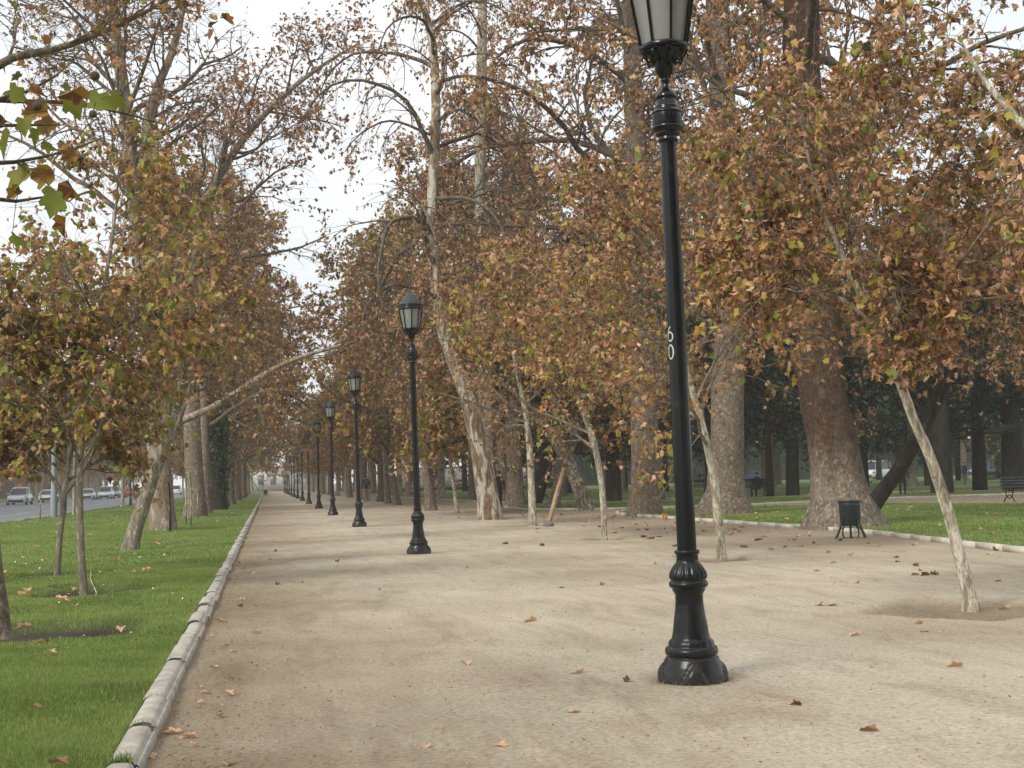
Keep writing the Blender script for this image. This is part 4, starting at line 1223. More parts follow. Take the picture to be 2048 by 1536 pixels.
# ================================================================== STREET FURNITURE
M['green_paint'] = simple('dark_green_paint', (.012, .021, .018), .45, var=.3, scale=12, bmp=.1)
M['bench_wood'] = simple('bench_slats', (.022, .030, .024), .55, var=.3, scale=10)
M['steel'] = simple('galvanised_pole', (.24, .26, .27), .5, var=.1, scale=4)
M['stake'] = simple('stake_wood', (.42, .31, .19), .8, var=.3, scale=12, bmp=.3)
M['rock'] = simple('grey_rock', (.16, .15, .145), .9, var=.35, scale=8, bmp=.6)
M['black'] = simple('black_rubber', (.012, .012, .013), .6, var=.1)


def bin_(loc, label, s=1.0, rz=0.3):
    r = empty('litter_bin', loc, label, 'litter bin')
    a = Acc(); a.lathe([(q*s, h*s) for q, h in ((.02, .235), (.185, .235), (.19, .25), (.205, .62), (.208, .70), (.195, .70), (.178, .27), (.02, .265))], 28)
    link('drum', a.mesh('drum', True), M['green_paint'], r)
    a = Acc(); a.lathe([(q*s, h*s) for q, h in ((.208, .675), (.216, .68), (.218, .70), (.212, .714), (.200, .712), (.196, .70))], 28)
    link('rim', a.mesh('rim', True), M['green_paint'], r)
    for k in range(4):
        t = rz + k*PI/2; c, s_ = math.cos(t), math.sin(t)
        a = Acc(); a.tube([(q*c*s, q*s_*s, h*s) for q, h in ((.192, .34), (.225, .28), (.31, .12), (.37, .02), (.385, -.01))], .016*s, 6)
        a.tube([(q*c*s, q*s_*s, h*s) for q, h in ((.15, .24), (.20, .17), (.215, .10), (.20, .04), (.175, .0))], .009*s, 6)
        a.tube([(.12*c*s, .12*s_*s, .245*s), (.25*c*s, .25*s_*s, .17*s)], .008*s, 6)
        link('leg', a.mesh('leg', True), M['green_paint'], r)
    a = Acc(); a.lathe([(.02*s, .0), (.022*s, .02), (.022*s, .24*s)], 10); link('stem', a.mesh('stem', True), M['green_paint'], r)
    return r


g = gp(1702, 1076)
bin_((g[0], g[1], 0), 'dark green litter bin on splayed legs in front of the broadest old plane')
g = gp(527, 991.5)
bin_((-.28, 150, 0), 'tiny dark bin standing against the left kerb far down the path', 1.1)


def bench(loc, rz, label, L=1.8):
    r = empty('park_bench', loc, label, 'bench', 'dark park benches', rz)
    for k in range(5):
        a = Acc(); a.box((0, -.17 + k*.085, .45 + .004*math.sin(k)), (L, .07, .03)); link('seat_slat', a.mesh('seat_slat'), M['bench_wood'], r)
    for k in range(4):
        a = Acc(); a.box((0, .215 + k*.028, .54 + k*.105), (L, .028, .085)); link('back_slat', a.mesh('back_slat'), M['bench_wood'], r)
    for x in (-L/2+.14, L/2-.14):
        a = Acc()
        a.tube([(x, -.24, -.01), (x, -.20, .10), (x, -.10, .22), (x, -.15, .36), (x, -.20, .43)], .022, 6)
        a.tube([(x, .30, -.01), (x, .26, .10), (x, .14, .22), (x, .19, .36), (x, .20, .45), (x, .25, .70), (x, .31, .92)], .022, 6)
        a.tube([(x, -.20, .43), (x, 0, .415), (x, .20, .44)], .02, 6)
        a.tube([(x, -.10, .22), (x, .02, .15), (x, .14, .22)], .016, 6); a.tube([(x, -.09, .22), (x, .02, .30), (x, .13, .22)], .016, 6)
        a.tube([(x, -.20, .43), (x, -.24, .58), (x, -.16, .66), (x, .05, .66), (x, .24, .64)], .02, 6)
        link('end_frame', a.mesh('end_frame', True), M['iron'], r)
    return r


g = gp(2036, 1005); bench((g[0]+.35, g[1], .0), .2, 'dark bench seen from behind at the right edge, ornate iron legs')
g = gp(1514, 994); bench((g[0]-.2, g[1], .05), .12, 'dark bench with a person sitting on it, between the two largest planes')
g2 = gp(1388, 992); bench((g2[0], g2[1], .05), .1, 'empty dark bench half hidden left of the mottled old plane')
g3 = gp(1096, 992); bench((g3[0], g3[1], .05), .0, 'empty dark bench beyond the wooden stake')
g4 = gp(1985, 976); bench((g4[0], g4[1], .05), .1, 'empty dark bench on the far lawn under the cedar')

def hedge(name, label, x0, x1, y, h, seed, n, mt='evergreen', along_y=False, cat='hedge', tints=(.3, .2)):
    rg_ = np.random.default_rng(seed)
    px_ = rg_.uniform(x0, x1, n); prof_ = lambda q: h*(.70 + .6*val_noise(q + 300, q*0 + 5, seed, 3.0))
    pos = np.stack([px_ - (x0+x1)/2, rg_.normal(size=n)*.9, prof_(px_)*rg_.random(n)**.7], 1)
    r = empty(name, ((x0+x1)/2, y, 0) if not along_y else (y, (x0+x1)/2, 0), label, cat, None, PI/2 if along_y else 0)
    c_ = Acc(); c_.add(*leaves_arrays(pos, rg_.normal(size=(n, 3)) + [0, 0, .3], rg_.uniform(.25, .5, n), np.clip(rg_.normal(tints[0], tints[1], n), 0, 1), 2, rg_))
    link('foliage', c_.mesh('foliage'), M[mt], r)
    qs = np.arange(x0, x1, .7); hs = np.linspace(0, 1, 7)
    Q_, H_ = np.meshgrid(qs, hs, indexing='ij')
    Z_ = prof_(Q_)*H_*.82; Y_ = .75*np.sqrt(np.clip(1 - H_**2, 0, 1))*(.7 + .6*val_noise(Q_*1.0 + 50, Z_ + 9, seed, 1.1))
    V_ = np.concatenate([np.stack([Q_ - (x0+x1)/2, sg*Y_, Z_], -1).reshape(-1, 3) for sg in (-1, 1)])
    idx = np.arange(Q_.size).reshape(Q_.shape); F_ = np.stack([idx[:-1, :-1], idx[1:, :-1], idx[1:, 1:], idx[:-1, 1:]], -1).reshape(-1, 4)
    F_ = np.concatenate([F_, F_[:, ::-1] + Q_.size])
    link('inner_mass', np_mesh('inner_mass', V_, [F_], np.clip(rg_.normal(tints[0]*.6, tints[1]*.5, len(F_)), 0, 1)), M[mt], r)


hedge('hedge', 'long dark hedge closing the far side of the park, left stretch', 31, 80, 176, 7.0, 61, 14000)
hedge('hedge', 'long dark hedge closing the far side of the park, right stretch', 83, 155, 172, 7.5, 62, 18000)
hedge('far_thicket', 'brown leafless thicket far beyond the road traffic', 90, 400, -50, 9, 63, 26000, 'leaf', True, 'thicket', (.16, .10))
# wooden stake, rock, street light, thin poles
p0 = gp(1097, 1046); p1 = at(1128, 935, p0[1])
a = Acc(); a.tube([p0 - [0, 0, .05], p0*.5 + p1*.5, p1], [.07, .065, .055], 8)
tag(link('wooden_stake', a.mesh('wooden_stake', True), M['stake']), 'leaning pale wooden stake with its foot against a grey rock', 'stake')
g = gp(1097, 1053)
bm = bmesh.new(); bmesh.ops.create_icosphere(bm, subdivisions=3, radius=.13)
for v_ in bm.verts:
    v_.co = Vector((v_.co.x*1.1, v_.co.y*.95, v_.co.z*.72)) * (1 + .22*(float(val_noise(np.array(v_.co.x*1.+3), np.array(v_.co.z*1.+v_.co.y+3), 41, .09)) - .5))
me = D.meshes.new('rock'); bm.to_mesh(me); bm.free()
tag(link('rock', me, M['rock'], None, (g[0], g[1], .05)), 'grey rock at the foot of the wooden stake', 'rock')
r = empty('street_light', (-9.86, 64, 0), 'tall grey street light with a level arm reaching over the road', 'street light')
a = Acc(); a.lathe([(.16, -.05), (.16, .9), (.15, 1.0), (.11, 2.0), (.085, 9), (.075, 11.9), (.01, 11.95)], 16); link('pole', a.mesh('pole', True), M['steel'], r)
a = Acc(); a.tube([(0, 0, 11.7), (-1.6, 0, 11.85), (-3.4, 0, 11.9)], .05, 8); link('arm', a.mesh('arm', True), M['steel'], r)
a = Acc(); a.box((-3.8, 0, 11.88), (.9, .32, .12)); a.box((-3.8, 0, 11.80), (.7, .24, .05)); link('lamp_head', a.mesh('lamp_head'), M['steel'], r)
g = gp(262, 1012)
r = empty('traffic_pole', (-9.9, 99, 0), 'slim black pole at the road edge behind the leaning pale trunk', 'pole')
a = Acc(); a.lathe([(.11, -.05), (.11, .5), (.075, .55), (.07, 4.9), (.01, 4.95)], 12); link('shaft', a.mesh('shaft', True), M['black'], r)
a = Acc(); a.box((0, 0, 5.0), (.22, .22, .18)); link('cap', a.mesh('cap'), M['steel'], r)
for k, (px, py, h, lb) in enumerate(((372, 1052, 1.9, 'thin white guard stake between the big straight and the mottled trunk'), (382, 1058, 1.7, 'thin grey sapling stem at the foot of the mottled trunk'), (395, 1040, 1.6, 'thin pale guard stake in front of the mottled trunk'), (340, 1068, 1.4, 'thin dark rod at the right foot of the big straight trunk'), (80, 1042, 2.0, 'thin white stem at the road edge left of the street light'))):
    g = gp(px, py)
    a = Acc(); a.tube([(0, 0, -.05), (.02, 0, h*.5), (-.02*(k % 2), .02, h)], [.03, .026, .02], 6)
    tag(link('guard_stake', a.mesh('guard_stake', True), M['bark_young'] if k != 3 else M['black'], None, (g[0], g[1], .05)), lb, 'stake')

# painted wall far behind the park trees, strip wall along the far street
m, nt, b, out = mat('mural_paint')
v = mapping(nt, (1, 1, 1.6)); vo = nt.nodes.new('ShaderNodeTexVoronoi'); vo.inputs['Scale'].default_value = .55; nt.links.new(v, vo.inputs[0])
n1 = noise(nt, v, .8, 4, .6, 1.2)
r1 = ramp(nt, [(.0, (.46, .14, .12)), (.40, (.55, .24, .20)), (.47, (.62, .58, .56)), (.56, (.50, .50, .52)), (.62, (.16, .16, .18)), (.68, (.60, .30, .26)), (1, (.50, .16, .13))], 'CONSTANT')
nt.links.new(n1.outputs[0], r1.inputs[0])
c = mix(nt, .25, r1.outputs[0], vo.outputs['Color'], 'SOFT_LIGHT'); nt.links.new(c, b.inputs['Base Color']); b.inputs['Roughness'].default_value = .8
M['mural'] = m
M['pale_wall'] = simple('pale_plaster', (.55, .53, .50), .9, var=.15, scale=.6)
M['window'] = simple('dark_window', (.16, .17, .18), .15, var=.2, scale=1)
a = Acc(); a.box((24.5, 162, 1.45), (17, .3, 2.9)); wl = empty('painted_wall', (24.5, 162, 0), 'low wall painted with pink, white and grey shapes behind the park trees', 'wall')
link('face', a.mesh('face', False, (24.5, 162, 0)), M['mural'], wl)
a = Acc(); a.box((24.5, 162, 2.96), (17.2, .42, .12)); link('coping', a.mesh('coping', False, (24.5, 162, 0)), M['concrete'], wl)
a = Acc(); a.box((24.5, 161.7, .2), (17.1, .2, .5)); link('plinth', a.mesh('plinth', False, (24.5, 162, 0)), M['black'], wl)

# pale building closing the end of the path
r = empty('far_building', (1.0, 262, 0), 'pale low building closing the far end of the path', 'building')
a = Acc(); a.box((0, 3, 2.4), (22, 6, 4.9)); link('wall', a.mesh('wall'), M['pale_wall'], r)
a = Acc(); a.box((0, 3, 4.95), (22.6, 6.6, .25)); link('cornice', a.mesh('cornice'), M['concrete_pale'], r)
for x in np.arange(-9.6, 10, 2.4):
    a = Acc(); a.box((x, -.02, 2.3), (1.1, .12, 2.0)); w_ = link('window', a.mesh('window'), M['window'], r)
    a = Acc(); a.box((x, -.06, 1.25), (1.3, .2, .1)); link('sill', a.mesh('sill'), M['concrete_pale'], w_)

# glass tower in the haze
m, nt, b, out = mat('tower_glass')
v = mapping(nt); br_ = nt.nodes.new('ShaderNodeTexBrick'); br_.offset = 0
br_.inputs['Scale'].default_value = .28; br_.inputs['Color1'].default_value = (.20, .26, .33, 1); br_.inputs['Color2'].default_value = (.26, .32, .40, 1); br_.inputs['Mortar'].default_value = (.36, .39, .42, 1)
mp2 = mapping(nt, (1, 1, 1), (PI/2, 0, 0)); nt.links.new(mp2, br_.inputs[0]); nt.links.new(br_.outputs[0], b.inputs['Base Color']); b.inputs['Roughness'].default_value = .25
M['tower'] = m
d = ray(450, 970); Yt = 560; xt = d[0]/d[1]*Yt
r = empty('glass_tower', (xt, Yt, 0), 'slender blue grey glass tower faint in haze behind the left trees', 'tower')
a = Acc()
for w_, z0, z1 in ((11.5, 0, 92), (10.4, 92, 124), (8.2, 124, 142), (5.0, 142, 150)):
    a.box((0, 0, (z0+z1)/2), (w_, w_, z1-z0))
link('curtain_wall', a.mesh('curtain_wall'), M['tower'], r)
a = Acc()
for s1 in (-1, 1):
    for s2 in (-1, 1): a.box((s1*5.75, s2*5.75, 46), (.7, .7, 92.4))
for z in np.arange(4, 124, 4.0): 
    w_ = 11.62 if z < 92 else 10.52
    a.box((0, 0, z), (w_, w_, .35))
link('frame', a.mesh('frame'), M['steel'], r)

# ================================================================== CARS
M['tyre'] = simple('tyre_rubber', (.015, .015, .016), .8, var=.1)
M['rim'] = simple('wheel_rim', (.35, .36, .37), .35, metal=.8, var=.1)
M['car_glass'] = simple('car_glass', (.02, .025, .03), .06, var=.1)
M['headlight'] = simple('headlight_lens', (.75, .76, .78), .12, var=.05)
M['taillight'] = simple('taillight_lens', (.45, .02, .02), .2, var=.1)
def carpaint(n, c): 
    if n not in M: M[n] = simple(n, c, .28, var=.03, coat=.6)
    return M[n]


def car(loc, rz, label, paint, kind='sedan', cat='car'):
    r = empty('parked_van' if kind == 'van' else 'car', loc, label, cat, 'cars queuing on the road' if kind != 'van' else None, rz)
    # side profile stations from nose (+y) to tail: y, z bottom, z shoulder, half width
    if kind == 'suv': L, W, H, hood, ws, roof0, roof1, rear = 4.6, .93, 1.75, 1.02, .95, .35, -1.75, -2.15
    elif kind == 'van': L, W, H, hood, ws, roof0, roof1, rear = 5.0, .95, 2.25, 1.15, 1.75, 1.25, -2.35, -2.48
    else: L, W, H, hood, ws, roof0, roof1, rear = 4.4, .88, 1.45, .88, .9, .25, -1.05, -1.75
    body = [(L/2, .35, .55, .80), (L/2-.08, .25, .72, .90), (L/2-.35, .22, hood-.12, .97), (ws, .22, hood, 1.0), (0, .22, hood+.03, 1.0), (-L/2+.6, .22, hood+.04, 1.0), (-L/2+.12, .26, hood-.02, .95), (-L/2, .36, hood-.25, .86)]
    def loft(st, f):
        V = []; 
        for s in st: V += f(s)
        n = len(V)//len(st); idx = np.arange(len(V)).reshape(len(st), n); nx = np.roll(idx, -1, 1)
        F = np.stack([idx[:-1], idx[1:], nx[1:], nx[:-1]], -1).reshape(-1, 4).tolist()
        return V, F, [idx[0].tolist()[::-1], idx[-1].tolist()]
    def sec(s):
        y, z0, z1, w = s; w *= W; zm = z0 + (z1-z0)*.55
        return [(-w*.92, y, z0), (-w, y, z0+.12), (-w*1.0, y, zm), (-w*.94, y, z1-.03), (-w*.84, y, z1), (w*.84, y, z1), (w*.94, y, z1-.03), (w, y, zm), (w, y, z0+.12), (w*.92, y, z0)]
    def put(name, V, F, E, mt, parent=r):
        bm = bmesh.new(); vs = [bm.verts.new(q) for q in V]
        for f in F + E:
            try: bm.faces.new([vs[i] for i in f])
            except ValueError: pass
        bmesh.ops.recalc_face_normals(bm, faces=bm.faces[:])
        me = D.meshes.new(name); bm.to_mesh(me); bm.free()
        return link(name, me, mt, parent)
    bd = put('body', *loft(body, sec), paint)
    top = [(ws, hood-.02, .86), (roof0, H-.04, .70), ((roof0+roof1)/2, H, .70), (roof1, H-.05, .69), (rear, hood-.02, .82)]
    gl = [(y, hood-.02, z, w) for y, z, w in top]
    def sec2(s):
        y, z0, z1, w = s; wb = W*.87; wt = W*w
        return [(-wb, y, z0), (-wt, y, z1), (wt, y, z1), (wb, y, z0)] if z1 > z0+.1 else [(-wb, y, z0-.01), (-wb*.98, y, z0+.0), (wb*.98, y, z0+.0), (wb, y, z0-.01)]
    put('windows', *loft(gl, sec2), M['car_glass'])
    rf = [(roof0+.06, H-.06, .705), (roof0-.1, H-.005, .715), ((roof0+roof1)/2, H+.02, .715), (roof1+.05, H-.01, .705), (roof1-.08, H-.07, .70)]
    def sec3(s): y, z, w = s; return [(-W*w, y, z-.06), (-W*w*.92, y, z), (W*w*.92, y, z), (W*w, y, z-.06)]
    put('roof', *loft(rf, sec3), paint)
    for s in (-1, 1):
        for q0, q1, q in (((s*W*.875, ws, hood), (s*W*.715, roof0, H-.05), .035), ((s*W*.875, (roof0+roof1)/2, hood), (s*W*.71, (roof0+roof1)/2, H-.03), .035), ((s*W*.85, rear, hood), (s*W*.70, roof1, H-.06), .05)):
            a = Acc(); a.tube([q0, q1], q, 5); link('pillar', a.mesh('pillar'), paint, r)
    for sx in (-1, 1):
        for sy in (L/2-.85, -L/2+.85):
            a = Acc(); th = np.linspace(0, 2*PI, 25); 
            prof = [(.22, -.1), (.31, -.1), (.33, -.07), (.33, .07), (.31, .1), (.22, .1)]
            V = [(sx*(W-.06) + h, sy + q*math.cos(t), .33 + q*math.sin(t)) for q, h in prof for t in th[:-1]]
            idx = np.arange(6*24).reshape(6, 24); nx = np.roll(idx, -1, 1)
            a.add(V, np.stack([idx[:-1], nx[:-1], nx[1:], idx[1:]], -1).reshape(-1, 4)); wh = link('wheel', a.mesh('wheel', True), M['tyre'], r)
            a = Acc(); a.tube([(sx*(W-.06) - .08, sy, .33), (sx*(W-.06) + .085*sx, sy, .33)], .22, 16); link('rim', a.mesh('rim'), M['rim'], wh)
        a = Acc(); a.box((sx*W*.68, L/2-.07, .68), (.34, .12, .14)); link('headlight', a.mesh('headlight'), M['headlight'], r)
        a = Acc(); a.box((sx*W*.70, -L/2+.02, hood-.2), (.26, .1, .2)); link('taillight', a.mesh('taillight'), M['taillight'], r)
        a = Acc(); a.box((sx*(W+.08), ws-.15, hood+.08), (.18, .1, .14)); link('mirror', a.mesh('mirror'), paint, r)
    a = Acc(); a.box((0, L/2-.01, .42), (W*1.5, .06, .2)); link('grille', a.mesh('grille'), M['black'], r)
    return r


def on_road(px, Y): d = ray(px, 985); return d[0]/d[1]*Y
for px, Y, rz, lb, pn, pc, kd in (
    (40, 138, PI, 'pale silver off roader at the left edge, front towards the camera', 'silver_paint', (.55, .57, .58), 'suv'),
    (97, 160, PI, 'white car with a dark bonnet shade half hidden by young plane leaves', 'white_paint_car', (.72, .72, .72), 'sedan'),
    (176, 176, PI, 'white saloon car next to the silver estate in the queue', 'white_paint_car', (.72, .72, .72), 'sedan'),
    (212, 186, PI, 'silver estate car in the middle of the queue', 'silver_paint', (.55, .57, .58), 'suv'),
    (228, 206, PI, 'grey estate car close behind the silver one', 'grey_paint', (.25, .27, .30), 'suv'),
    (262, 205, 0, 'red car with its tail lights towards the camera beside the black pole', 'red_paint', (.45, .035, .03), 'sedan'),
    (300, 216, 0, 'white hatchback driving away just right of the red car', 'white_paint_car', (.72, .72, .72), 'sedan'),
    (352, 236, 0, 'white van shaped car farthest along the road between the trunks', 'white_paint_car', (.72, .72, .72), 'suv')):
    x = max(-27, min(-12.5, on_road(px, Y)))
    car((on_road(px, Y), Y, -.03), rz, lb, carpaint(pn, pc), kd)
g = ray(1752, 946); Yv = 150
car((g[0]/g[1]*Yv, Yv, .1), 2.2, 'white van parked beyond the park behind the broadest plane', carpaint('white_paint_car', (.72, .72, .72)), 'van', 'van')
g = ray(1975, 946); Yv = 150
car((g[0]/g[1]*Yv, Yv, .1), 1.3, 'dark blue car parked beyond the park under the cedar boughs', carpaint('blue_paint', (.02, .03, .07)), 'suv')
g = ray(1500, 946); Yv = 160
car((g[0]/g[1]*Yv, Yv, .1), 1.2, 'navy car parked beyond the park behind the bench sitter', carpaint('blue_paint', (.02, .03, .07)), 'sedan')

# ================================================================== PEOPLE
M['skin'] = simple('skin', (.42, .25, .18), .55, var=.06)
M['hair'] = simple('dark_hair', (.015, .012, .010), .6, var=.2)
M['shoe'] = simple('shoes', (.03, .028, .026), .6, var=.1)
def cloth(n, c):
    if n not in M: M[n] = simple(n, c, .9, var=.2, scale=14, bmp=.15)
    return M[n]


def person(loc, rz, label, H, jacket, trousers, pose='stand', step=.0, arms=(0, 0), hat=None):
    """one continuous skinned body; the pose is set joint by joint, +y is the way the person faces"""
    k = H/1.75
    r = empty('person', loc, label, 'person', None, rz)
    J, E, RAD, PART = [], [], [], []
    def jn(p, rad, parent=None, part=1):
        J.append(Vector(p)*k); RAD.append(rad*k); PART.append(part)
        if parent is not None: E.append((parent, len(J)-1))
        return len(J)-1
    sit = pose == 'sit'
    hz = .50 if sit else .94
    pel = jn((0, 0, hz), .135, None, 2)
    w = jn((0, .0, hz+.14), .125, pel, 1); ch = jn((0, -.01, hz+.33), .150, w, 1); up = jn((0, -.02, hz+.47), .115, ch, 1)
    nk = jn((0, -.005, hz+.56), .055, up, 0); h1 = jn((0, .015, hz+.66), .082, nk, 0); h2 = jn((0, .01, hz+.755), .088, h1, 0); jn((0, .005, hz+.80), .05, h2, 0)
    jn((0, .105, hz+.675), .016, h1, 0)                                        # nose
    for s in (-1, 1):
        jn((s*.092, -.0, hz+.675), .018, h1, 0)                               # ear
        st = step*s
        hip = jn((s*.095, 0, hz-.05), .098, pel, 2)
        if sit:
            kn = jn((s*.13, .42, .50), .075, hip, 2); an = jn((s*.13, .40, .10), .050, kn, 2); ht = jn((s*.13, .38, .045), .045, an, 3); to = jn((s*.14, .56, .035), .04, ht, 3)
        else:
            kn = jn((s*.10, st*.5+.03, .50), .068, hip, 2); cf = jn((s*.10, st*.8+.0, .34), .062, kn, 2); an = jn((s*.10, st-.02, .10), .046, cf, 2); ht = jn((s*.10, st-.04, .045), .045, an, 3); to = jn((s*.115, st+.15, .035), .038, ht, 3)
        sh = jn((s*.19, -.02, hz+.445), .072, up, 1)
        a = arms[0 if s < 0 else 1]
        if sit or a > .8:
            el = jn((s*.25, .02, hz+.18), .052, sh, 1); wr = jn((s*.16, .24, hz+.16), .036, el, 1); hd = Vector((s*.13, .30, hz+.16)); fd = Vector((-s*.5, .85, -.1)).normalized(); sd = Vector((0, 0, 1))
        else:
            el = jn((s*.25, -.04+a*.2, hz+.17), .052, sh, 1); wr = jn((s*.265, .02+a*.6, hz-.06+a*.05), .034, el, 1); hd = Vector((s*.265, .04+a*.7, hz-.12+a*.05)); fd = Vector((0, .2+a*.3, -1)).normalized(); sd = Vector((0, 1, 0))
        pm = jn(hd, .036, wr, 0)
        for q, (off, ln) in enumerate(((-.030, .075), (-.010, .085), (.011, .080), (.030, .062))):   # four fingers, two joints each
            b0 = hd + sd*off + fd*.035; b1 = b0 + fd*ln*.5 + Vector((-s*.006, 0, 0)); b2 = b1 + fd*ln*.45 + Vector((-s*.018, 0, 0))
            i0 = jn(b0, .0095, pm, 0); i1 = jn(b1, .009, i0, 0); jn(b2, .008, i1, 0)
        tb = jn(hd + sd*.040 - fd*.005, .011, pm, 0); jn(hd + sd*.062 + fd*.035, .009, tb, 0)
    me = D.meshes.new('body_skeleton'); me.from_pydata([tuple(p) for p in J], E, []); me.update()
    o = D.objects.new('body_skeleton', me); COL.objects.link(o)
    md = o.modifiers.new('s', 'SKIN'); md.use_smooth_shade = True
    for i, sv in enumerate(me.skin_vertices[0].data):
        sx = 1.22 if (i in (w, ch, up, pel)) else 1.0
        sv.radius = (RAD[i]*sx, RAD[i]*(.82 if i in (w, ch, up, pel) else 1.0)); sv.use_root = (i == 0)
    md2 = o.modifiers.new('d', 'SUBSURF'); md2.levels = 2; md2.render_levels = 2
    bpy.context.view_layer.update()
    ev = o.evaluated_get(bpy.context.evaluated_depsgraph_get())
    bm_ = D.meshes.new_from_object(ev); bm_.name = 'body'
    D.objects.remove(o)
    n = len(bm_.polygons); cen = np.empty(n*3); bm_.polygons.foreach_get('center', cen); cen = cen.reshape(-1, 3)
    best = np.full(n, 1e9); part = np.zeros(n, int)
    for (i, j) in E:
        A, B_ = np.array(J[i]), np.array(J[j]); ab = B_ - A; t = np.clip(((cen-A)@ab)/max(ab@ab, 1e-9), 0, 1)
        dd = np.linalg.norm(cen - (A + t[:, None]*ab), axis=1) - (RAD[i] + (RAD[j]-RAD[i])*t)
        pr = np.where(t > .55, PART[j], PART[i]) if (PART[i], PART[j]) != (1, 0) else np.where(t > .6, 0, 1)
        m_ = dd < best; best = np.where(m_, dd, best); part = np.where(m_, pr, part)
    mats = [M['skin'], jacket, trousers, M['shoe']]
    bm_.materials.clear()
    for m_ in mats: bm_.materials.append(m_)
    bm_.polygons.foreach_set('material_index', part.astype(np.int32)); bm_.update()
    body = D.objects.new('body', bm_); COL.objects.link(body); body.parent = r
    # hair cap
    a = Acc(); th = np.linspace(.02, PI*.56, 9)
    V = []
    for t in th:
        for u in np.linspace(0, 2*PI, 18, endpoint=False):
            back = .5 - .5*math.sin(u)
            tt = t*(.72 + .45*back)
            V.append(np.array((.098*math.sin(tt)*math.cos(u), .005 - .0 + .108*math.sin(tt)*math.sin(u), hz+.715 + .122*math.cos(tt)))*k)
    idx = np.arange(9*18).reshape(9, 18); nx = np.roll(idx, -1, 1); a.add(np.array(V), np.stack([idx[:-1], idx[1:], nx[1:], nx[:-1]], -1).reshape(-1, 4))
    link('hair', a.mesh('hair', True), hat or M['hair'], r)
    # jacket hem
    a = Acc(); rr_ = [(.168, hz-.09), (.172, hz-.02), (.160, hz+.10)] if not sit else [(.175, hz-.02), (.172, hz+.06), (.160, hz+.14)]
    a.lathe([(q*k, z*k) for q, z in rr_], 20); mh = a.mesh('jacket_hem', True)
    for v_ in mh.vertices: v_.co.y *= .80
    link('jacket_hem', mh, jacket, r)
    return r


black = cloth('black_cloth', (.012, .013, .016)); navy = cloth('navy_cloth', (.018, .022, .034)); khaki = cloth('khaki_cloth', (.30, .24, .165)); grey = cloth('grey_cloth', (.10, .105, .11)); jeans = cloth('jeans_cloth', (.055, .07, .10))
person((10.2, 57.7, 0), .3, 'person in black coat and trousers standing behind the peeling white trunk', 1.66, black, black, 'stand', .06)
person((6.55, 89.2, 0), .1, 'person in dark jacket and khaki trousers with a backpack, walking away', 1.80, navy, khaki, 'stand', .16, (.15, -.1))
a = Acc(); a.box((0, 0, .22), (.31, .15, .44)); a.box((0, -.10, .15), (.24, .07, .22)); a.box((-.1, .09, .25), (.05, .03, .4)); a.box((.1, .09, .25), (.05, .03, .4))
bp = link('backpack', a.mesh('backpack'), cloth('slate_cloth', (.065, .075, .10)), None, (6.565, 88.98, 1.10)); bp.rotation_euler = (0, 0, .1)
mdb = bp.modifiers.new('round', 'BEVEL'); mdb.width = .035; mdb.segments = 3
tag(bp, 'slate blue backpack on the back of the walker in khaki trousers', 'backpack')
person((10.4, 168, 0), PI, 'tiny person in dark clothes far down on the right side of the path', 1.68, navy, black, 'stand', .14, (.1, -.1))
g = gp(1514, 994); person((g[0]+.05, g[1]+.02, .02), .12, 'person in dark clothes sitting on a bench seen from behind', 1.72, black, jeans, 'sit')
person((47.6, 83.3, .05), .4, 'person in navy top and jeans standing far off beside the cedar', 1.60, navy, jeans, 'stand', .05)
g = gp(1806, 993); person((g[0], g[1], .05), -.6, 'person in dark coat seen through the gap right of the dark leaning trunk', 1.70, navy, black, 'stand', .08)

# ================================================================== FALLEN LEAVES
rng = np.random.default_rng(77)
LM = []
for k in range(14):
    P2, T = leaf_template(0)
    cu = rng.uniform(.4, 1.3); be = rng.uniform(-.5, .6); tw = rng.uniform(-.5, .5)
    px, py = P2[:, 0], P2[:, 1] - .45
    z = cu*np.abs(px)**1.2*.9 + be*py*py + tw*px*py
    z = z - np.percentile(z, 15)
    V = np.stack([px*(1-.28*cu), py, z], 1)
    st = np.array([[0, -.45, .03], [.012, -.45, .03], [.05, -.95, .06], [.04, -.96, .06]])
    Vs = np.vstack([V, st]); n0 = len(V)
    tint = [rng.uniform(.05, .2), rng.uniform(.25, .38), rng.uniform(.46, .54), rng.uniform(.565, .58)][k % 4]
    if k == 13: tint = .605
    sig = .012
    Tn = np.full(len(T)+2, tint) + rng.normal(size=len(T)+2)*sig
    me = np_mesh('fallen_leaf', Vs, [np.vstack([T, [[n0, n0+1, n0+2], [n0, n0+2, n0+3]]])], np.clip(Tn, 0, .74))
    me.materials.append(M['leaf']); LM.append((me, ['dark brown', 'rust brown', 'tan', 'pale tan'][k % 4] if k != 13 else 'yellow'))


def fallen(x, y, z, s, k, label, group):
    o = D.objects.new('fallen_leaf', LM[k][0]); COL.objects.link(o)
    s *= .74
    o.location = (x, y, z); o.scale = (s, s, s*.8); o.rotation_euler = (rng.normal()*.14, rng.normal()*.14, rng.uniform(0, 6.28))
    return tag(o, label.format(c=LM[k][1]), 'leaf', group)


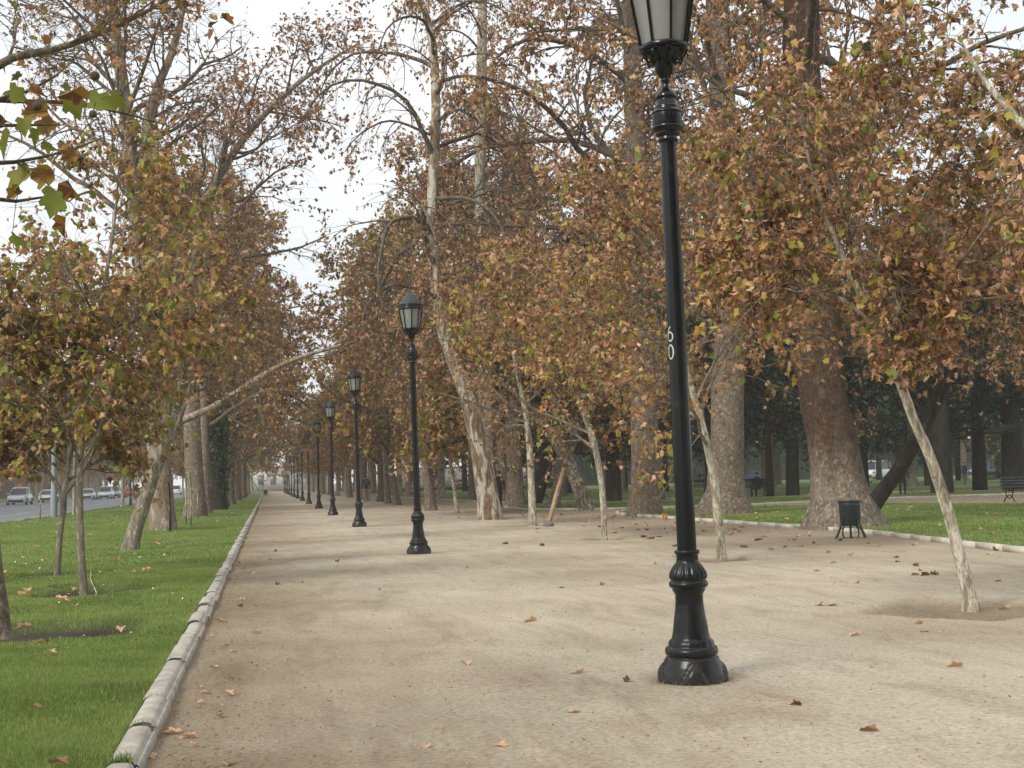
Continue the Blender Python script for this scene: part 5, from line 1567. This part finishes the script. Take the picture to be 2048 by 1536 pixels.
PATHL = [(1057,1243,3,.22,'pale tan curled leaf lying alone in the middle of the open path'),(932,1332,3,.13,None),(1152,1350,3,.13,None),(1254,1365,0,.10,'dark brown leaf just left of the nearest lamp foot'),(1714,1167,0,.14,None),(1638,1209,0,.15,'dark folded leaf, left one of a dark pair right of the nearest lamp'),(1663,1209,0,.17,'dark flat leaf, right one of a dark pair right of the nearest lamp'),
 (1849,1151,0,.15,None),(1867,1149,4,.16,None),(1710,1269,3,.11,None),(1908,1334,2,.14,'tan curled leaf with a raised tip near the lower right edge'),(1837,1245,3,.13,None),(1847,1260,3,.13,None),(1591,1414,0,.08,None),(1741,1466,1,.12,'rust curled leaf in the lower right of the path'),(1791,1115,1,.14,None),(1603,1093,1,.18,None),(1570,1096,1,.12,None),(1529,1075,1,.16,None),(1666,1125,3,.16,None),(1763,1060,2,.16,None),(1543,1100,2,.17,None),(1830,1091,2,.2,None),(1963,1095,1,.2,None),(1992,1101,0,.2,None),(2011,1206,2,.15,'tan leaf inside the soil ring of the white leaning young plane'),(1833,1131,0,.14,None),(1632,1140,0,.12,None),
 (554,1171,0,.12,None),(504,1148,2,.15,None),(410,1387,3,.11,'pale leaf lying by the left kerb, larger of two'),(384,1475,2,.10,None),(456,1531,2,.10,'tan leaf cut by the bottom edge near the kerb'),(345,1467,3,.13,None),(304,1515,3,.08,None),(460,1160,0,.12,None),(588,1086,0,.2,None),(550,1103,0,.16,None),(1150,1428,2,.10,None),(1005,1495,2,.09,None),(850,1497,3,.09,None),(1125,1178,1,.11,None),(1204,1172,0,.11,None),(935,1135,2,.15,None),(1060,1050,1,.22,None),(1300,1078,1,.24,None),(1288,1075,0,.2,None),(1320,1075,0,.2,None),(1228,1066,0,.2,None),(1275,1060,0,.2,None),(1010,1088,0,.18,None),(1085,1092,0,.15,None),(1520,1080,1,.2,None),(1460,1070,1,.25,None),(1410,1065,1,.25,None),(1490,1095,1,.22,None),(1350,1060,1,.2,None),(675,1125,0,.14,None),(760,1180,0,.08,None),(1940,1160,2,.12,None)]
for (px, py, k, s, lb) in PATHL:
    g = gp(px, py); z = float(path_z(np.array([[g[0]]]), np.array([[g[1]]]))[0, 0])
    kk = k if k > 3 else k + 4*int(rng.integers(0, 3))
    fallen(g[0], g[1], z + .004, s, kk, lb or '{c} plane leaf lying on the open dirt of the path', None if lb else 'dry leaves on the path')
n = 0
while n < 84:      # thicker drift under the trees at the right edge of the path
    x, y = rng.uniform(5.2, 11.6), rng.uniform(12, 48)
    if rng.random() > ((x - 4.5)/7)**1.2: continue
    z = float(path_z(np.array([[x]]), np.array([[y]]))[0, 0])
    fallen(x, y, z + .004, rng.uniform(.09, .19), int(rng.choice([0, 1, 1, 5, 4, 9, 2, 6, 8])), '{c} leaf in the leaf drift under the young planes on the right', 'leaf drift under the right trees'); n += 1
for n in range(28):
    y = 4 + 30*rng.random()**1.3; x = -.52 + abs(rng.normal())*.35
    fallen(x, y, .012, rng.uniform(.05, .13), int(rng.integers(0, 13)), '{c} leaf on the dirt close to the left kerb', 'leaves along the left kerb')
for (px, py, k, s, lb) in [(102,1306,2,.12,None),(70,1416,1,.08,None),(120,1529,1,.12,'rust leaf in the grass at the lower left picture edge'),(90,1113,13,.2,None),(48,1115,13,.18,None),(292,1142,2,.22,None),(273,1144,2,.18,None),(85,1278,1,.24,'rust leaf in the dark soil hollow by the cut off trunk'),(56,1283,3,.2,'pale leaf in the dark soil hollow by the cut off trunk'),(20,1063,13,.25,None),(150,1180,2,.15,None),(55,1180,13,.18,None),(215,1058,13,.2,None),(180,1070,13,.18,None),(325,1112,13,.16,None),(228,1120,13,.2,None)]:
    g = gp(px, py, .09); fallen(g[0], g[1], .095 if not (lb and 'hollow' in lb) else .035, s, k, lb or '{c} leaf lying in the left grass', None if lb else 'leaves in the left grass')
for n in range(66):
    y = 11 + 50*rng.random(); x = -.95 - rng.random()*(.24*y - .5); x = max(x, -10)
    fallen(x, y, .10, rng.uniform(.13, .22), int(rng.choice([13, 13, 3, 7, 2])), '{c} leaf lying in the left grass', 'leaves in the left grass')
n = 0
while n < 50:
    x, y = rng.uniform(11.5, 26), rng.uniform(18, 45)
    if not inside(SA, np.array([x]), np.array([y]))[0] or x > .6*y: continue
    fallen(x, y, .09, rng.uniform(.12, .22), int(rng.choice([13, 1, 5, 3, 7, 2])), '{c} leaf lying on the right lawn near the old planes', 'leaves on the right lawn'); n += 1
# crumbs of leaf, twig and grit too small to count
N = 5200
y = 3.6 + 26*rng.random(N)**1.8
near = rng.random(N) < .38
x = np.where(near, -.56 + np.abs(rng.normal(size=N))*.42, rng.uniform(-.5, 9, N))
ok = x < .66*y + .5; x, y = x[ok], y[ok]; n = len(x)
z = path_z(x[:, None], y[:, None])[:, 0] + .003
L_ = rng.uniform(.005, .022, n); Wd = L_*rng.uniform(.08, .55, n); az = rng.uniform(0, PI, n)
dx, dy = np.cos(az), np.sin(az)
hgt = rng.uniform(.0, .010, (4, n))
V = np.stack([np.stack([x + L_*dx*a_ - Wd*dy*b_, y + L_*dy*a_ + Wd*dx*b_, z + hgt[q]], 1) for q, (a_, b_) in enumerate(((-.5, -.4), (.5, -.5), (.45, .5), (-.55, .4)))], 1).reshape(-1, 3)
me = np_mesh('litter', V, [np.arange(4*n).reshape(-1, 4)], np.where(rng.random(n) < .25, rng.uniform(.5, .62, n), rng.uniform(0, .35, n)))
tag(link('litter', me, M['leaf']), kind='stuff')
# small stones
N = 9000; y = 3.6 + 22*rng.random(N)**1.7; x = rng.uniform(-.56, 8, N); ok = x < .66*y+.5; x, y = x[ok], y[ok]; n = len(x)
s = .0025 + .009*rng.random(n)**2.5*(1 + (rng.random(n) < .05)); z = path_z(x[:, None], y[:, None])[:, 0]
O = np.array([[1,0,0],[0,1,0],[-1,0,0],[0,-1,0],[0,0,.8],[0,0,-.5]], float); FO = np.array([[0,1,4],[1,2,4],[2,3,4],[3,0,4],[1,0,5],[2,1,5],[3,2,5],[0,3,5]])
V = (np.stack([x, y, z], 1)[:, None] + s[:, None, None]*O[None]*rng.uniform(.7, 1.3, (n, 6, 1))).reshape(-1, 3)
tag(link('gravel', np_mesh('gravel', V, [(FO[None] + (np.arange(n)*6)[:, None, None]).reshape(-1, 3)]), simple('gravel_stone', (.36, .31, .25), .9, var=.45, scale=40)), kind='stuff')
# daisies in the left grass
N = 420; y = 4.5 + 26*rng.random(N)**1.2; x = -.9 - rng.random(N)*(.25*y - .2); cl = val_noise(x, y, 55, 1.6); ok = cl > .42; x, y = x[ok], y[ok]; n = len(x)
th = np.arange(8)*PI/4; V = []; 
z = lawn_z(x, y) + rng.uniform(.035, .06, n); rr = rng.uniform(.007, .012, n); tilt = rng.normal(size=(n, 2))*.35
ring = np.stack([np.cos(th), np.sin(th)], 1)
VX = x[:, None] + rr[:, None]*ring[None, :, 0]; VY = y[:, None] + rr[:, None]*ring[None, :, 1]; VZ = z[:, None] + rr[:, None]*(ring[None, :, 0]*tilt[:, :1] + ring[None, :, 1]*tilt[:, 1:]) + .002*(np.arange(8) % 2)[None]
me = np_mesh('daisy_flowers', np.stack([VX, VY, VZ], -1).reshape(-1, 3), [np.arange(8*n).reshape(-1, 8)])
tag(link('daisy_flowers', me, simple('daisy_petals', (.72, .72, .66), .7, var=.1, scale=50)), kind='stuff')

# ================================================================== AIR
bm = bmesh.new(); bmesh.ops.create_cube(bm, size=1)
for v_ in bm.verts: v_.co = Vector((v_.co.x*900 + 20, v_.co.y*720 + 320, (v_.co.z + .5)*162 - 1.2))
me = D.meshes.new('haze'); bm.to_mesh(me); bm.free()
m = D.materials.new('haze_air'); m.use_nodes = True; nt = m.node_tree; nt.nodes.clear()
pv = nt.nodes.new('ShaderNodeVolumePrincipled'); pv.inputs['Color'].default_value = (.98, .975, .965, 1); pv.inputs['Density'].default_value = .00074; pv.inputs['Anisotropy'].default_value = .25
mo = nt.nodes.new('ShaderNodeOutputMaterial'); nt.links.new(pv.outputs[0], mo.inputs['Volume'])
tag(link('haze', me, m), kind='stuff')

SC.render.engine = 'CYCLES'; SC.render.filter_size = 1.15
SC.cycles.use_denoising = True; SC.cycles.denoiser = 'OPENIMAGEDENOISE'; SC.cycles.denoising_input_passes = 'RGB_ALBEDO_NORMAL'; SC.cycles.denoising_prefilter = 'ACCURATE'
SC.cycles.max_bounces = 6; SC.cycles.diffuse_bounces = 3; SC.cycles.transmission_bounces = 3; SC.cycles.volume_bounces = 1; SC.cycles.transparent_max_bounces = 4
SC.cycles.sample_clamp_indirect = 6
